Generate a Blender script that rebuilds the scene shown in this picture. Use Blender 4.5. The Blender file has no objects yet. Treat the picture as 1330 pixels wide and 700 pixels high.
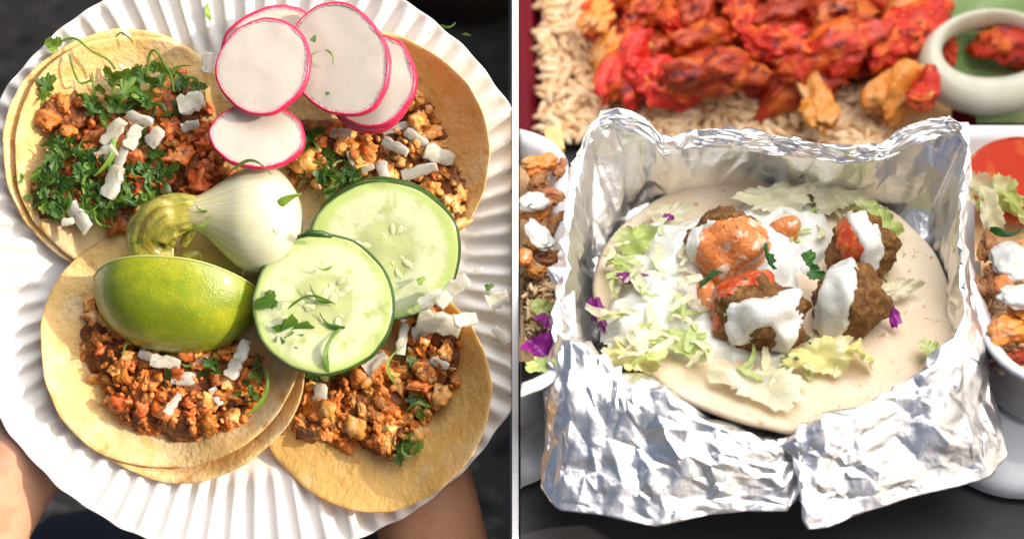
import bpy, math, random
import numpy as np
from mathutils import Vector, Matrix, Euler
from mathutils.geometry import delaunay_2d_cdt

random.seed(7); rng = np.random.default_rng(7)
scene = bpy.context.scene
COL = scene.collection
rad = math.radians

# ------------------------------------------------------------------ camera
PITCH = rad(42.0)
DIST = 0.616
FW = Vector((0, math.cos(PITCH), -math.sin(PITCH)))
UP = Vector((0, math.sin(PITCH), math.cos(PITCH)))
XA = Vector((1, 0, 0))
TGT = Vector((0, 0, 0.06))
CAM = TGT - FW * DIST
cd = bpy.data.cameras.new("camera")
cam = bpy.data.objects.new("camera", cd); COL.objects.link(cam)
cam.location = CAM
cam.rotation_euler = Euler((math.pi / 2 - PITCH, 0, 0))
cd.lens = 50; cd.sensor_width = 36; cd.clip_start = 0.01; cd.clip_end = 200
cd.dof.use_dof = True; cd.dof.focus_distance = DIST - 0.008; cd.dof.aperture_fstop = 5.8
scene.camera = cam
FPX = 1330 * 50 / 36.0
PXU = DIST / FPX                       # metres per photo pixel at the plate

# ------------------------------------------------------------------ light
SUN = (XA * 0.83 + UP * 0.16 - FW * 0.50).normalized()
w = bpy.data.worlds.new("World"); scene.world = w; w.use_nodes = True
nt = w.node_tree
bg = nt.nodes["Background"]
sky = nt.nodes.new("ShaderNodeTexSky"); sky.sky_type = 'NISHITA'; sky.sun_disc = False
sky.sun_elevation = math.asin(SUN.z); sky.sun_rotation = math.atan2(SUN.x, SUN.y)
sky.dust_density = 6.0; sky.air_density = 0.45; sky.ozone_density = 0.2
nt.links.new(sky.outputs[0], bg.inputs[0]); bg.inputs[1].default_value = 0.11
sd = bpy.data.lights.new("sun", 'SUN'); sd.energy = 4.1; sd.angle = rad(0.55); sd.color = (1.0, 0.87, 0.70)
so = bpy.data.objects.new("sun", sd); COL.objects.link(so)
so.rotation_euler = SUN.to_track_quat('Z', 'Y').to_euler(); so.location = SUN * 3
# added fill lamp above the foil wrap; no real source, brightens the stall side
ad = bpy.data.lights.new("fill_light", 'AREA'); ad.shape = 'RECTANGLE'; ad.size = 1.0; ad.size_y = 1.25
ad.energy = 7.4; ad.color = (1.0, 0.985, 0.97); ad.spread = rad(104)
ao = bpy.data.objects.new("fill_light", ad); COL.objects.link(ao)
ao.location = (0.48, 0.12, 0.78)
ao.rotation_euler = Vector((0.16, 0.10, 1.0)).to_track_quat('Z', 'Y').to_euler()
scene.view_settings.view_transform = 'Standard'
scene.view_settings.look = 'None'
scene.view_settings.exposure = 0.28
scene.view_settings.gamma = 1.0
scene.view_settings.use_curve_mapping = False
scene.render.engine = 'CYCLES'
scene.cycles.use_denoising = True
scene.cycles.max_bounces = 8
scene.cycles.caustics_reflective = False
scene.cycles.caustics_refractive = False
scene.cycles.sample_clamp_indirect = 6.0

# ------------------------------------------------------------------ coordinates
def ray(px, py):
    return FW + XA * ((px - 665) / FPX) + UP * ((350 - py) / FPX)
def W(px, py, h=0.0):
    """a point of the plate's space: photo pixel, h pixels above the plate plane"""
    return CAM + ray(px, py) * (DIST - h * PXU)
def R(px, py, z):
    """the point at height z on the stall side seen at that photo pixel"""
    d = ray(px, py)
    return CAM + d * ((z - CAM.z) / d.z)
def proj(v):
    d = Vector(v) - CAM
    t = d.dot(FW)
    return 665 + FPX * d.x / t, 350 - FPX * d.dot(UP) / t
LB = Matrix((XA, UP, -FW)).transposed()      # plate basis: x right, y up the picture, z to the camera
def LM(px, py, h=0, rz=0, rx=0, ry=0):
    return Matrix.Translation(W(px, py, h)) @ LB.to_4x4() @ Euler((rad(rx), rad(ry), rad(rz)), 'XYZ').to_matrix().to_4x4()
def WMt(p, rz=0, rx=0, ry=0):
    return Matrix.Translation(Vector(p)) @ Euler((rad(rx), rad(ry), rad(rz)), 'XYZ').to_matrix().to_4x4()

# ------------------------------------------------------------------ noise
def _h(ix, iy, iz, s):
    n = (ix * 374761393 + iy * 668265263 + iz * 1274126177 + s * 974634777) & 0xFFFFFFFF
    n = ((n ^ (n >> 13)) * 1274126177) & 0xFFFFFFFF
    return ((n ^ (n >> 16)) & 0xFFFF) / 32767.5 - 1.0
def vn(p, s=0):
    p = np.asarray(p, float); i = np.floor(p).astype(np.int64); f = p - i; f = f * f * (3 - 2 * f)
    r = 0
    for dx in (0, 1):
        for dy in (0, 1):
            for dz in (0, 1):
                wt = (f[:, 0] if dx else 1 - f[:, 0]) * (f[:, 1] if dy else 1 - f[:, 1]) * (f[:, 2] if dz else 1 - f[:, 2])
                r = r + wt * _h(i[:, 0] + dx, i[:, 1] + dy, i[:, 2] + dz, s)
    return r
def fbm(p, s=0, o=3):
    p = np.asarray(p, float); r = 0; a = 1.0
    for k in range(o):
        r = r + a * vn(p * (2 ** k), s + k); a *= 0.5
    return r
def sstep(a, b, x):
    t = np.clip((x - a) / (b - a), 0, 1); return t * t * (3 - 2 * t)

# ------------------------------------------------------------------ objects
WMX = {}
def mk(verts, faces, smooth=True, name="mesh"):
    me = bpy.data.meshes.new(name)
    me.from_pydata([tuple(v) for v in verts], [], [tuple(int(i) for i in f) for f in faces])
    if smooth: me.polygons.foreach_set("use_smooth", [True] * len(me.polygons))
    me.update()
    return me
def tag(o, label=None, cat=None, group=None, kind=None):
    if label: o["label"] = label
    if cat: o["category"] = cat
    if group: o["group"] = group
    if kind: o["kind"] = kind
    return o
def add(name, me, m=None, M=None, parent=None, label=None, cat=None, group=None, kind=None):
    """links one mesh object; M is its matrix in the world"""
    o = bpy.data.objects.new(name, me); COL.objects.link(o)
    if m is not None and me is not None and not me.materials: me.materials.append(m)
    M = M or Matrix.Identity(4)
    WMX[o.name] = M
    if parent is not None:
        o.parent = parent; o.matrix_basis = WMX[parent.name].inverted() @ M
    else:
        o.matrix_basis = M
    return tag(o, label, cat, group, kind)
def root(name, M, label, cat, group=None):
    o = bpy.data.objects.new(name, None); COL.objects.link(o); o.empty_display_size = 0.01
    o.matrix_basis = M; WMX[o.name] = M
    return tag(o, label, cat, group)
def wmesh(name, verts, faces, m, parent=None, smooth=True, **k):
    """mesh given in world coordinates; its origin goes to its centre"""
    v = np.asarray([tuple(a) for a in verts], float); c = v.mean(0)
    return add(name, mk(v - c, faces, smooth, name), m, Matrix.Translation(Vector(c)), parent, **k)
def grid_faces(nu, nv, wrap=False):
    """faces of a grid stored row by row: nu rows of nv points; wrap closes each row"""
    f = []
    for i in range(nu - 1):
        for j in range(nv if wrap else nv - 1):
            k = (j + 1) % nv
            f.append((i * nv + j, i * nv + k, (i + 1) * nv + k, (i + 1) * nv + j))
    return f
def tube(pts, radii, n=10, cap=True):
    pts = [Vector(p) for p in pts]; V = []
    t0 = (pts[1] - pts[0]).normalized()
    a = t0.orthogonal().normalized()
    for i, p in enumerate(pts):
        t = (pts[min(i + 1, len(pts) - 1)] - pts[max(i - 1, 0)]).normalized()
        a = (a - t * a.dot(t)).normalized(); b = t.cross(a)
        for j in range(n):
            q = 2 * math.pi * j / n
            V.append(p + (a * math.cos(q) + b * math.sin(q)) * radii[i])
    F = grid_faces(len(pts), n, True)
    if cap:
        F.append(tuple(range(n))[::-1]); F.append(tuple(range((len(pts) - 1) * n, len(pts) * n)))
    return V, F
def spline(P, n):
    """Catmull-Rom through the rows of P"""
    P = np.asarray(P, float); k = len(P); out = []
    for t in np.linspace(0, k - 1, n):
        i = min(int(t), k - 2); f = t - i
        p0, p1, p2, p3 = P[max(i - 1, 0)], P[i], P[i + 1], P[min(i + 2, k - 1)]
        out.append(0.5 * (2 * p1 + (p2 - p0) * f + (2 * p0 - 5 * p1 + 4 * p2 - p3) * f * f + (3 * p1 - p0 - 3 * p2 + p3) * f ** 3))
    return np.array(out)
_ico = {}
def ico(n):
    if n not in _ico:
        import bmesh
        b = bmesh.new(); bmesh.ops.create_icosphere(b, subdivisions=n, radius=1.0)
        b.verts.ensure_lookup_table()
        _ico[n] = (np.array([v.co[:] for v in b.verts]), [tuple(x.index for x in f.verts) for f in b.faces]); b.free()
    return _ico[n]
def inpoly(x, y, poly):
    x = np.asarray(x, float); y = np.asarray(y, float); r = np.zeros(x.shape, bool); j = len(poly) - 1
    for i in range(len(poly)):
        xi, yi = poly[i]; xj, yj = poly[j]
        r ^= ((yi > y) != (yj > y)) & (x < (xj - xi) * (y - yi) / (yj - yi + 1e-9) + xi); j = i
    return r
def sdpoly(x, y, poly):
    """signed distance to a closed outline, positive inside"""
    x = np.asarray(x, float); y = np.asarray(y, float); d = np.full(x.shape, 1e9)
    for i in range(len(poly)):
        ax, ay = poly[i - 1]; bx, by = poly[i]; ex, ey = bx - ax, by - ay
        t = np.clip(((x - ax) * ex + (y - ay) * ey) / (ex * ex + ey * ey + 1e-12), 0, 1)
        d = np.minimum(d, np.hypot(x - ax - t * ex, y - ay - t * ey))
    return np.where(inpoly(x, y, poly), d, -d)

# ------------------------------------------------------------------ materials
def mat(name, base, rough=0.5, spots=(), bump=None, bump2=None, sss=0.0, sssr=(1, .5, .25), sscale=0.003, transl=0.0, tcol=None,
        spec=0.5, rnd=0.0, metallic=0.0, coat=0.0, radial=None, rough_var=0.0, ior=1.45):
    m = bpy.data.materials.new(name); m.use_nodes = True
    N = m.node_tree.nodes; L = m.node_tree.links
    b = N["Principled BSDF"]; out = N["Material Output"]
    tc = N.new("ShaderNodeTexCoord"); oi = N.new("ShaderNodeObjectInfo")
    vm = N.new("ShaderNodeVectorMath"); vm.operation = 'MULTIPLY_ADD'
    cv = N.new("ShaderNodeCombineXYZ")
    for k in range(3): L.new(oi.outputs["Random"], cv.inputs[k])
    L.new(cv.outputs[0], vm.inputs[0]); vm.inputs[1].default_value = (3.1, 1.7, 2.3); L.new(tc.outputs["Object"], vm.inputs[2])
    vec = vm.outputs[0]
    rgb = N.new("ShaderNodeRGB"); rgb.outputs[0].default_value = (*base, 1); col = rgb.outputs[0]
    def mixc(a, c2, fac):
        mx = N.new("ShaderNodeMix"); mx.data_type = 'RGBA'
        L.new(a, mx.inputs["A"])
        if isinstance(c2, tuple): mx.inputs["B"].default_value = (*c2, 1)
        else: L.new(c2, mx.inputs["B"])
        L.new(fac, mx.inputs["Factor"]); return mx.outputs["Result"]
    def noise(scale, detail=3, ro=0.55, dist=0.0):
        n = N.new("ShaderNodeTexNoise"); n.inputs["Scale"].default_value = scale; n.inputs["Detail"].default_value = detail
        n.inputs["Roughness"].default_value = ro; n.inputs["Distortion"].default_value = dist
        L.new(vec, n.inputs["Vector"]); return n.outputs["Fac"]
    def ramp(v, lo, hi):
        r = N.new("ShaderNodeMapRange"); r.inputs[1].default_value = lo; r.inputs[2].default_value = hi; r.interpolation_type = 'SMOOTHSTEP'
        L.new(v, r.inputs[0]); return r.outputs[0]
    if radial:                                   # colour by distance from the object's own axis: [(radius, colour) ...]
        ln = N.new("ShaderNodeVectorMath"); ln.operation = 'LENGTH'
        ml = N.new("ShaderNodeVectorMath"); ml.operation = 'MULTIPLY'; ml.inputs[1].default_value = (1, 1, 0)
        L.new(tc.outputs["Object"], ml.inputs[0]); L.new(ml.outputs[0], ln.inputs[0])
        nz = noise(900, 3)
        am = N.new("ShaderNodeMath"); am.operation = 'MULTIPLY_ADD'; am.inputs[1].default_value = radial[1]; 
        L.new(nz, am.inputs[0]); L.new(ln.outputs["Value"], am.inputs[2])
        for r0, r1, c in radial[0]:
            col = mixc(col, c, ramp(am.outputs[0], r0, r1))
    for sc, c2, lo, hi in spots:
        col = mixc(col, c2, ramp(noise(sc), lo, hi))
    if rnd:
        hs = N.new("ShaderNodeHueSaturation"); L.new(col, hs.inputs["Color"])
        r = N.new("ShaderNodeMapRange"); r.inputs[3].default_value = 1 - rnd; r.inputs[4].default_value = 1 + rnd
        L.new(oi.outputs["Random"], r.inputs[0]); L.new(r.outputs[0], hs.inputs["Value"])
        r2 = N.new("ShaderNodeMapRange"); r2.inputs[3].default_value = 0.5 + rnd * .025; r2.inputs[4].default_value = 0.5 - rnd * .025
        L.new(oi.outputs["Random"], r2.inputs[0]); L.new(r2.outputs[0], hs.inputs["Hue"])
        col = hs.outputs["Color"]
    L.new(col, b.inputs["Base Color"])
    b.inputs["Roughness"].default_value = rough; b.inputs["Metallic"].default_value = metallic
    b.inputs["Specular IOR Level"].default_value = spec; b.inputs["IOR"].default_value = ior
    if rough_var:
        r = N.new("ShaderNodeMapRange"); r.inputs[3].default_value = rough - rough_var; r.inputs[4].default_value = rough + rough_var
        L.new(noise(160), r.inputs[0]); L.new(r.outputs[0], b.inputs["Roughness"])
    if coat: b.inputs["Coat Weight"].default_value = coat; b.inputs["Coat Roughness"].default_value = 0.12
    if sss:
        b.inputs["Subsurface Weight"].default_value = sss; b.inputs["Subsurface Radius"].default_value = sssr
        b.inputs["Subsurface Scale"].default_value = sscale
    nrm = None
    for bp in (bump, bump2):
        if bp:
            bn = N.new("ShaderNodeBump"); bn.inputs["Strength"].default_value = bp[1]; bn.inputs["Distance"].default_value = bp[2]
            L.new(noise(bp[0], 4, 0.6), bn.inputs["Height"])
            if nrm: L.new(nrm, bn.inputs["Normal"])
            nrm = bn.outputs[0]
    if nrm: L.new(nrm, b.inputs["Normal"])
    if transl:
        t = N.new("ShaderNodeBsdfTranslucent")
        if tcol: t.inputs[0].default_value = (*tcol, 1)
        else: L.new(col, t.inputs[0])
        if nrm: L.new(nrm, t.inputs["Normal"])
        ms = N.new("ShaderNodeMixShader"); ms.inputs[0].default_value = transl
        L.new(b.outputs[0], ms.inputs[1]); L.new(t.outputs[0], ms.inputs[2]); L.new(ms.outputs[0], out.inputs[0])
    return m

M = {}
M['paper'] = mat("paper", (.71, .695, .67), .55, spots=[(14, (.66, .645, .62), .45, .75)], bump=(500, .15, .0006))
M['tortilla_pale'] = mat("tortilla_pale", (.82, .58, .23), .5, spots=[(60, (.84, .68, .38), .45, .65), (170, (.66, .40, .13), .56, .72), (110, (.36, .13, .04), .68, .76)],
                         bump=(150, .6, .0026), bump2=(700, .35, .0009), transl=.28, tcol=(.85, .50, .12), rough_var=.15)
M['tortilla_gold'] = mat("tortilla_gold", (.80, .55, .18), .48, spots=[(60, (.82, .63, .30), .45, .65), (190, (.64, .33, .07), .60, .78), (500, (.35, .14, .03), .70, .76)],
                         bump=(150, .6, .0026), bump2=(700, .35, .0009), transl=.42, tcol=(.85, .53, .12), rough_var=.15)
M['meat'] = mat("meat", (.52, .15, .016), .34, spots=[(260, (.62, .29, .075), .47, .7), (320, (.14, .04, .010), .55, .72)], bump=(700, .9, .0016), sss=.06, rnd=.35, coat=.15)
M['meat_red'] = mat("meat_red", (.42, .085, .011), .40, spots=[(260, (.52, .18, .04), .45, .7), (320, (.16, .035, .012), .5, .72)], bump=(700, .7, .0012), sss=.15, rnd=.35, coat=.2)
M['meat_gap_shade'] = mat('meat_gap_shade', (.20, .055, .010), .42, spots=[(300, (.34, .12, .025), .5, .7)], bump=(600, .9, .0016), coat=.15)  # filling base, darkened to paint shade into the gaps between crumbs
M['meat_pale'] = mat("meat_pale", (.64, .27, .05), .42, spots=[(260, (.74, .46, .20), .45, .7), (300, (.42, .12, .03), .58, .75)], bump=(700, .6, .0012), sss=.15, rnd=.25, coat=.15)
M['onion'] = mat("onion", (.75, .72, .63), .14, spots=[(260, (.54, .53, .40), .45, .7)], bump=(300, .35, .001), sss=.6, sssr=(1, .9, .7), sscale=.006, rnd=.12, transl=.38)
M['cilantro'] = mat("cilantro", (.050, .125, .018), .42, spots=[(150, (.022, .070, .012), .4, .65)], bump=(300, .4, .0008), transl=.35, tcol=(.22, .38, .03), rnd=.35)
M['cilantro_light'] = mat("cilantro_light", (.16, .28, .04), .4, spots=[(150, (.09, .19, .025), .4, .65)], bump=(300, .4, .0008), transl=.35, tcol=(.35, .50, .05), rnd=.25)
M['radish'] = mat("radish", (.53, .48, .42), .26, bump=(260, .12, .0008), sss=.45, sssr=(1, .8, .7), sscale=.004, spots=[(130, (.48, .42, .37), .5, .85)])
M['radish_skin'] = mat("radish_skin", (.60, .022, .085), .32, spots=[(300, (.46, .012, .05), .45, .7)], sss=.2, sscale=.002)
M['lime'] = mat("lime", (.17, .225, .009), .2, spots=[(55, (.30, .32, .014), .45, .70), (60, (.11, .22, .010), .52, .8), (1300, (.10, .18, .008), .60, .72)], bump=(1000, .35, .0010), coat=.4, sss=.1)
M['lime_flesh'] = mat("lime_flesh", (.50, .60, .16), .25, spots=[(240, (.65, .70, .35), .5, .7)], sss=.4)
M['cuke_skin'] = mat("cucumber_skin", (.018, .065, .010), .35, spots=[(120, (.045, .13, .02), .5, .75)], coat=.2)
M['cuke_seed'] = mat("cucumber_seed", (.46, .50, .26), .15, coat=.3, sss=.6, sscale=.003, rnd=.08)
M['skin_person'] = mat("skin", (.62, .35, .23), .5, spots=[(60, (.54, .27, .16), .45, .7)], bump=(420, .35, .0008), bump2=(1500, .2, .0004), sss=.25, sscale=.006)
M['skin_tan'] = mat("skin_tan", (.50, .25, .14), .5, spots=[(60, (.42, .19, .10), .45, .7)], bump=(420, .35, .0008), bump2=(1500, .2, .0004), sss=.2, sscale=.006)
M['navy'] = mat("navy_cloth", (.018, .022, .035), .85, bump=(900, .4, .001), spots=[(30, (.028, .033, .05), .4, .7)])
M['asphalt'] = mat("asphalt", (.075, .068, .058), .85, spots=[(60, (.17, .155, .13), .56, .66), (35, (.03, .028, .025), .52, .66)], bump=(90, .8, .006))
M['leather'] = mat("brown_leather", (.030, .016, .012), .5, bump=(200, .3, .001))
M['strip_white'] = mat("strip_white", (.95, .95, .95), .6)
M['cloth_white'] = mat("sun_blocker_cloth", (.80, .79, .77), .8, transl=.35)
# stall side
M['foil'] = mat("foil", (.95, .95, .95), .36, metallic=1.0, bump=(420, .09, .0010), bump2=(140, .2, .0022), rough_var=.06)
M['foil_matte'] = mat("foil_dull_side", (.50, .52, .54), .42, metallic=1.0, bump=(320, .35, .0016))
M['pita'] = mat("flatbread", (.72, .56, .38), .62, spots=[(45, (.76, .63, .47), .45, .7), (260, (.48, .29, .15), .62, .75), (30, (.55, .33, .16), .64, .82), (900, (.42, .25, .12), .70, .76)], bump=(240, .4, .0012), sss=.12)
M['sauce'] = mat("white_sauce", (.71, .70, .64), .12, bump=(160, .45, .0018), coat=.3, sss=.3, sssr=(1, .9, .8), sscale=.003, spots=[(420, (.80, .78, .70), .62, .72), (700, (.35, .42, .18), .745, .78)])
M['falafel'] = mat("falafel_crust", (.19, .080, .014), .6, spots=[(330, (.34, .165, .036), .48, .68), (240, (.13, .042, .010), .54, .72), (200, (.16, .13, .02), .70, .78)], bump=(520, .9, .0022), bump2=(1500, .6, .0008))
M['chili'] = mat("chili_sauce", (.52, .045, .007), .35, spots=[(280, (.66, .17, .03), .45, .65), (420, (.26, .08, .014), .56, .68)], bump=(300, .3, .001), coat=.4, sss=.1)
M['orange_sauce'] = mat("orange_sauce", (.70, .23, .055), .3, spots=[(150, (.80, .62, .46), .52, .64), (560, (.45, .07, .012), .58, .68)], bump=(480, .7, .0016), sss=.2)
M['lettuce'] = mat("lettuce", (.52, .62, .20), .2, spots=[(55, (.72, .74, .46), .45, .68), (110, (.33, .50, .08), .58, .78)], bump=(260, .5, .0012), transl=.4, rnd=.08)
M['lettuce_pale'] = mat("lettuce_pale", (.76, .72, .48), .18, spots=[(45, (.80, .78, .66), .45, .7)], bump=(220, .5, .0014), transl=.35)
M['lettuce_yellow'] = mat("lettuce_yellow", (.80, .74, .30), .18, spots=[(60, (.82, .80, .55), .5, .7)], bump=(220, .5, .0014), transl=.35)
M['cabbage'] = mat("purple_cabbage", (.20, .010, .17), .3, spots=[(120, (.42, .05, .38), .55, .75)], bump=(240, .4, .001), transl=.15)
M['herb'] = mat("parsley", (.025, .110, .020), .35, spots=[(200, (.07, .20, .03), .5, .7)], bump=(300, .5, .001), transl=.25, rnd=.25)
M['foam'] = mat("foam_tray", (.80, .80, .82), .5, bump=(900, .15, .0006), sss=.1)
M['foam_grey'] = mat("foam_box", (.74, .75, .78), .5, bump=(900, .15, .0006))
M['table'] = mat("table_top", (.040, .040, .043), .38, spots=[(7, (.09, .095, .11), .5, .75)], bump=(60, .2, .002), rough_var=.1)
M['rice'] = mat("rice", (.90, .62, .34), .34, spots=[(150, (.92, .76, .54), .46, .68)], rnd=.08)
M['rice_base'] = mat("rice_base", (.80, .50, .24), .6, bump=(300, .6, .003))
M['chicken'] = mat("red_chicken", (.58, .035, .007), .34, spots=[(75, (.80, .16, .015), .47, .64), (130, (.20, .008, .010), .55, .68), (95, (.85, .40, .08), .64, .76)], bump=(190, .9, .004), sss=.1, coat=.2, rnd=.28)
M['chicken_orange'] = mat("orange_chicken", (.82, .30, .04), .4, spots=[(90, (.76, .42, .18), .45, .7), (130, (.45, .08, .015), .58, .76)], bump=(170, .7, .003), sss=.2, coat=.15, rnd=.2)
M['chicken_brown'] = mat("brown_chicken", (.50, .20, .07), .45, spots=[(140, (.66, .40, .22), .5, .7), (160, (.24, .06, .02), .56, .74)], bump=(260, .8, .002), sss=.15, rnd=.25)
M['red_tray'] = mat("dark_red_tray", (.17, .003, .012), .6, spec=.2)
M['near_black'] = mat("near_black_backing", (.012, .018, .010), .9, spec=.1, bump=(200, .5, .002))
M['ring_onion'] = mat("onion_ring", (.62, .63, .50), .28, spots=[(40, (.72, .72, .62), .4, .7)], sss=.4, sscale=.006)
M['green_pepper'] = mat("green_pepper", (.22, .36, .12), .45, spots=[(30, (.40, .46, .22), .45, .7)], bump=(90, .4, .004), transl=.1)
M['tomato'] = mat("tomato", (.50, .030, .006), .5, spec=.2, spots=[(60, (.62, .13, .02), .5, .7)], sss=.1)
M['fry'] = mat("fries", (.76, .50, .20), .5, spots=[(110, (.62, .33, .09), .5, .75)], rnd=.15)

def crackle(m, sc, st, dist):
    N = m.node_tree.nodes; L = m.node_tree.links; b = N["Principled BSDF"]
    tc = N.new("ShaderNodeTexCoord"); v = N.new("ShaderNodeTexVoronoi"); v.feature = 'F1'; v.distance = 'MANHATTAN'; v.inputs["Scale"].default_value = sc
    L.new(tc.outputs["Object"], v.inputs["Vector"]); bn = N.new("ShaderNodeBump"); bn.inputs["Strength"].default_value = st; bn.inputs["Distance"].default_value = dist
    L.new(v.outputs["Distance"], bn.inputs["Height"])
    if b.inputs["Normal"].links: L.new(b.inputs["Normal"].links[0].from_socket, bn.inputs["Normal"])
    L.new(bn.outputs[0], b.inputs["Normal"])
crackle(M['foil'], 120, .22, .0018); crackle(M['foil_matte'], 150, .3, .002)
# ================================================================== the setting
def sheet(name, pts, m, kind='structure'):
    return wmesh(name, pts, [tuple(range(len(pts)))], m, None, False, kind=kind)
sheet('ground', [(-40, -40, -.30), (40, -40, -.30), (40, 40, -.30), (-40, 40, -.30)], M['asphalt'])

# white dividing strip of the collage, built as a board seen edge on
def box_pts(c0, U1, U2, U3):
    return [c0 + U1 * a + U2 * b + U3 * c for a in (0, 1) for b in (0, 1) for c in (0, 1)]
BOXF = [(0, 1, 3, 2), (4, 6, 7, 5), (0, 4, 5, 1), (2, 3, 7, 6), (0, 2, 6, 4), (1, 5, 7, 3)]
DEPTH0 = DIST - 40 * PXU
c0 = CAM + FW * DEPTH0 - UP * 0.26 + XA * 0.0001
pf_ = [(.26, 40), (.003, 40), (-.05, 54), (-.085, 66), (-.11, 100), (-.20, 220)]
bp_ = [W(665, 350, hq) + UP * uq for uq, hq in pf_] + [W(665, 350, 40) + FW * .62 - UP * .2, W(665, 350, 40) + FW * .62 + UP * .26]
dv_ = [p + XA * .0001 for p in bp_] + [p + XA * .0027 for p in bp_]; nb_ = len(bp_)
wmesh('collage_strip', dv_, [tuple(range(nb_)), tuple(range(nb_, 2 * nb_))[::-1]] + [(i, (i + 1) % nb_, nb_ + (i + 1) % nb_, nb_ + i) for i in range(nb_)], M['strip_white'], None, False,
      label="white dividing strip of the collage between the paper plate and the foil wrap, built as a thin board", cat="divider")

# white cloth added out of view to block the sun from the stall side
E0 = CAM + FW * DEPTH0 + XA * 0.0065
ac = E0 + SUN * 0.36
V2 = SUN.cross(UP).normalized()
if V2.x < 0: V2 = -V2
aw = []
for i in range(25):
    for j in range(13):
        s_, t_ = i / 24, j / 12
        sag = .012 * math.sin(t_ * math.pi) * (1 + .4 * math.sin(s_ * 9))
        aw.append(ac + UP * (-.55 + 1.1 * s_) + V2 * (.55 * t_) + SUN * sag)
wmesh('sun_blocker', aw, grid_faces(25, 13), M['cloth_white'], None, True,
      label="sloping white cloth added out of view to shade the foil wrap", cat="sun_blocker")

# ================================================================== paper plate
PC = (328, 336); PR = 388; NF = 76
def plate_h(px, py):
    r = np.hypot(np.asarray(px, float) - PC[0], np.asarray(py, float) - PC[1])
    return np.clip((r - 265) / 123, 0, 1) * 40
V = []; na = NF * 8; rows = [0.001, 60, 130, 200, 240, 258, 266, 274, 284, 296, 310, 326, 342, 358, 372, 381, 386, 388, 388.5, 387.5]
for k, r in enumerate(rows):
    th = np.arange(na) * 2 * math.pi / na
    x = PC[0] + r * np.cos(th); y = PC[1] - r * np.sin(th)
    wob = 1 + .35 * np.sin(th * 5 + 1) * np.sin(th * 3)
    ph = th * NF + .5 * np.sin(th * 7) + .35 * np.sin(th * 19 + 2)
    fl = np.sin(ph); fl = np.sign(fl) * np.abs(fl) ** .7
    amp = 5.6 * sstep(266, 300, r) * (1 - .75 * sstep(374, 387, r)) * wob
    h = np.clip((r - 265) / 123, 0, 1) * 40 + amp * fl + 1.2 * fbm(np.c_[x * .02, y * .02, 0 * x], 5)
    if k >= 17: h = h - (k - 17) * 2.0
    rr = np.where(np.full(na, r) > 380, 1 + .004 * np.sin(th * NF * .5) * np.sin(th * 13), 1)
    x = PC[0] + (x - PC[0]) * rr; y = PC[1] + (y - PC[1]) * rr
    for a, b, c in zip(x, y, h):
        p = W(a, b, c)
        if p.x > -.0002: p.x = -.0002 - .002 * abs(math.sin(a * .3)) * 0
        V.append(p)
pl = wmesh('paper_plate', V, grid_faces(len(rows), na, True), M['paper'], None, True,
           label="round white paper plate with a fluted rim carrying four tacos, held in two hands", cat="plate")

# ================================================================== small food meshes (plate units are photo pixels)
U1 = PXU
def crumb_mesh(seed, lump=.42, n=3):
    v, f = ico(n); s = np.array([1, .8 + .3 * math.sin(seed), .75])
    d = .92 + lump * fbm(v * 1.1 + seed * 7.7, seed, 2) + .30 * fbm(v * 3.1 + seed, seed + 5, 2) - .22 * np.abs(vn(v * 2.3 + seed, seed + 9))
    v = v + .25 * np.c_[vn(v * 1.7, seed + 11), vn(v * 1.7, seed + 12), vn(v * 1.7, seed + 13)]
    return mk(v * d[:, None] * s * U1 * 9, f, True, 'crumb')
CR = [crumb_mesh(k) for k in range(8)]
def variants(ms, m):
    out = []
    for a in ms:
        b = a.copy(); b.materials.clear(); b.materials.append(M[m]); out.append(b)
    return out
CRM = {k: variants(CR, k) for k in ('meat', 'meat_red', 'meat_pale', 'chicken_brown')}
def dice_mesh(seed):
    r = random.Random(seed); V = []; n = 7
    tw = r.uniform(-.2, .2); bend = r.uniform(-.25, .35); tap = r.uniform(.6, 1.0); th = .5
    for i in range(n):
        t = i / (n - 1) - .5; wdt = .5 * (1 - (1 - tap) * (t + .5)) * (1 - .18 * (abs(2 * t)) ** 6)
        wdt *= 1 + .10 * math.sin(i * 2.1 + seed)
        for (a, b) in ((-1, -.8), (-.92, 0.6), (-.8, .9), (0, 1.0), (.8, .9), (.92, .6), (1, -.8), (0, -1)):
            V.append(Vector((t, a * wdt * (1 + .08 * math.sin(i * 1.7 + a * 2 + seed)) + t * tw * .3 + .06 * math.sin(i * 2.9 + seed), b * th * .5 + bend * (t * t * 2) + .05 * math.sin(3 * t + a))))
    F = grid_faces(n, 8, True) + [tuple(range(8))[::-1], tuple(range((n - 1) * 8, n * 8))]
    return mk([v * .010 for v in V], F, True, 'dice')
def shade_flatish(me):
    me.set_sharp_from_angle(angle=rad(58)) if hasattr(me, 'set_sharp_from_angle') else None
ON = [dice_mesh(k) for k in range(7)]
for a in ON: a.materials.append(M['onion']); shade_flatish(a)
def dice(px, py, l, wd, rz, h, parent, name='onion_piece', tilt=None, k=None, m=None, **kw):
    me = ON[random.randrange(len(ON)) if k is None else k]
    rx, ry = tilt or (random.uniform(-24, 24), random.uniform(-24, 24))
    T = min(l, wd); l, wd, T, h = l * 88, wd * 98, T * 78, h - 3
    Mx = LM(px, py, h, rz, rx, ry) @ Matrix.Diagonal((l * U1, wd * U1 * .95, T * U1 * .75, 1))
    return add(name, me, None, Mx, parent, **kw)
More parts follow.
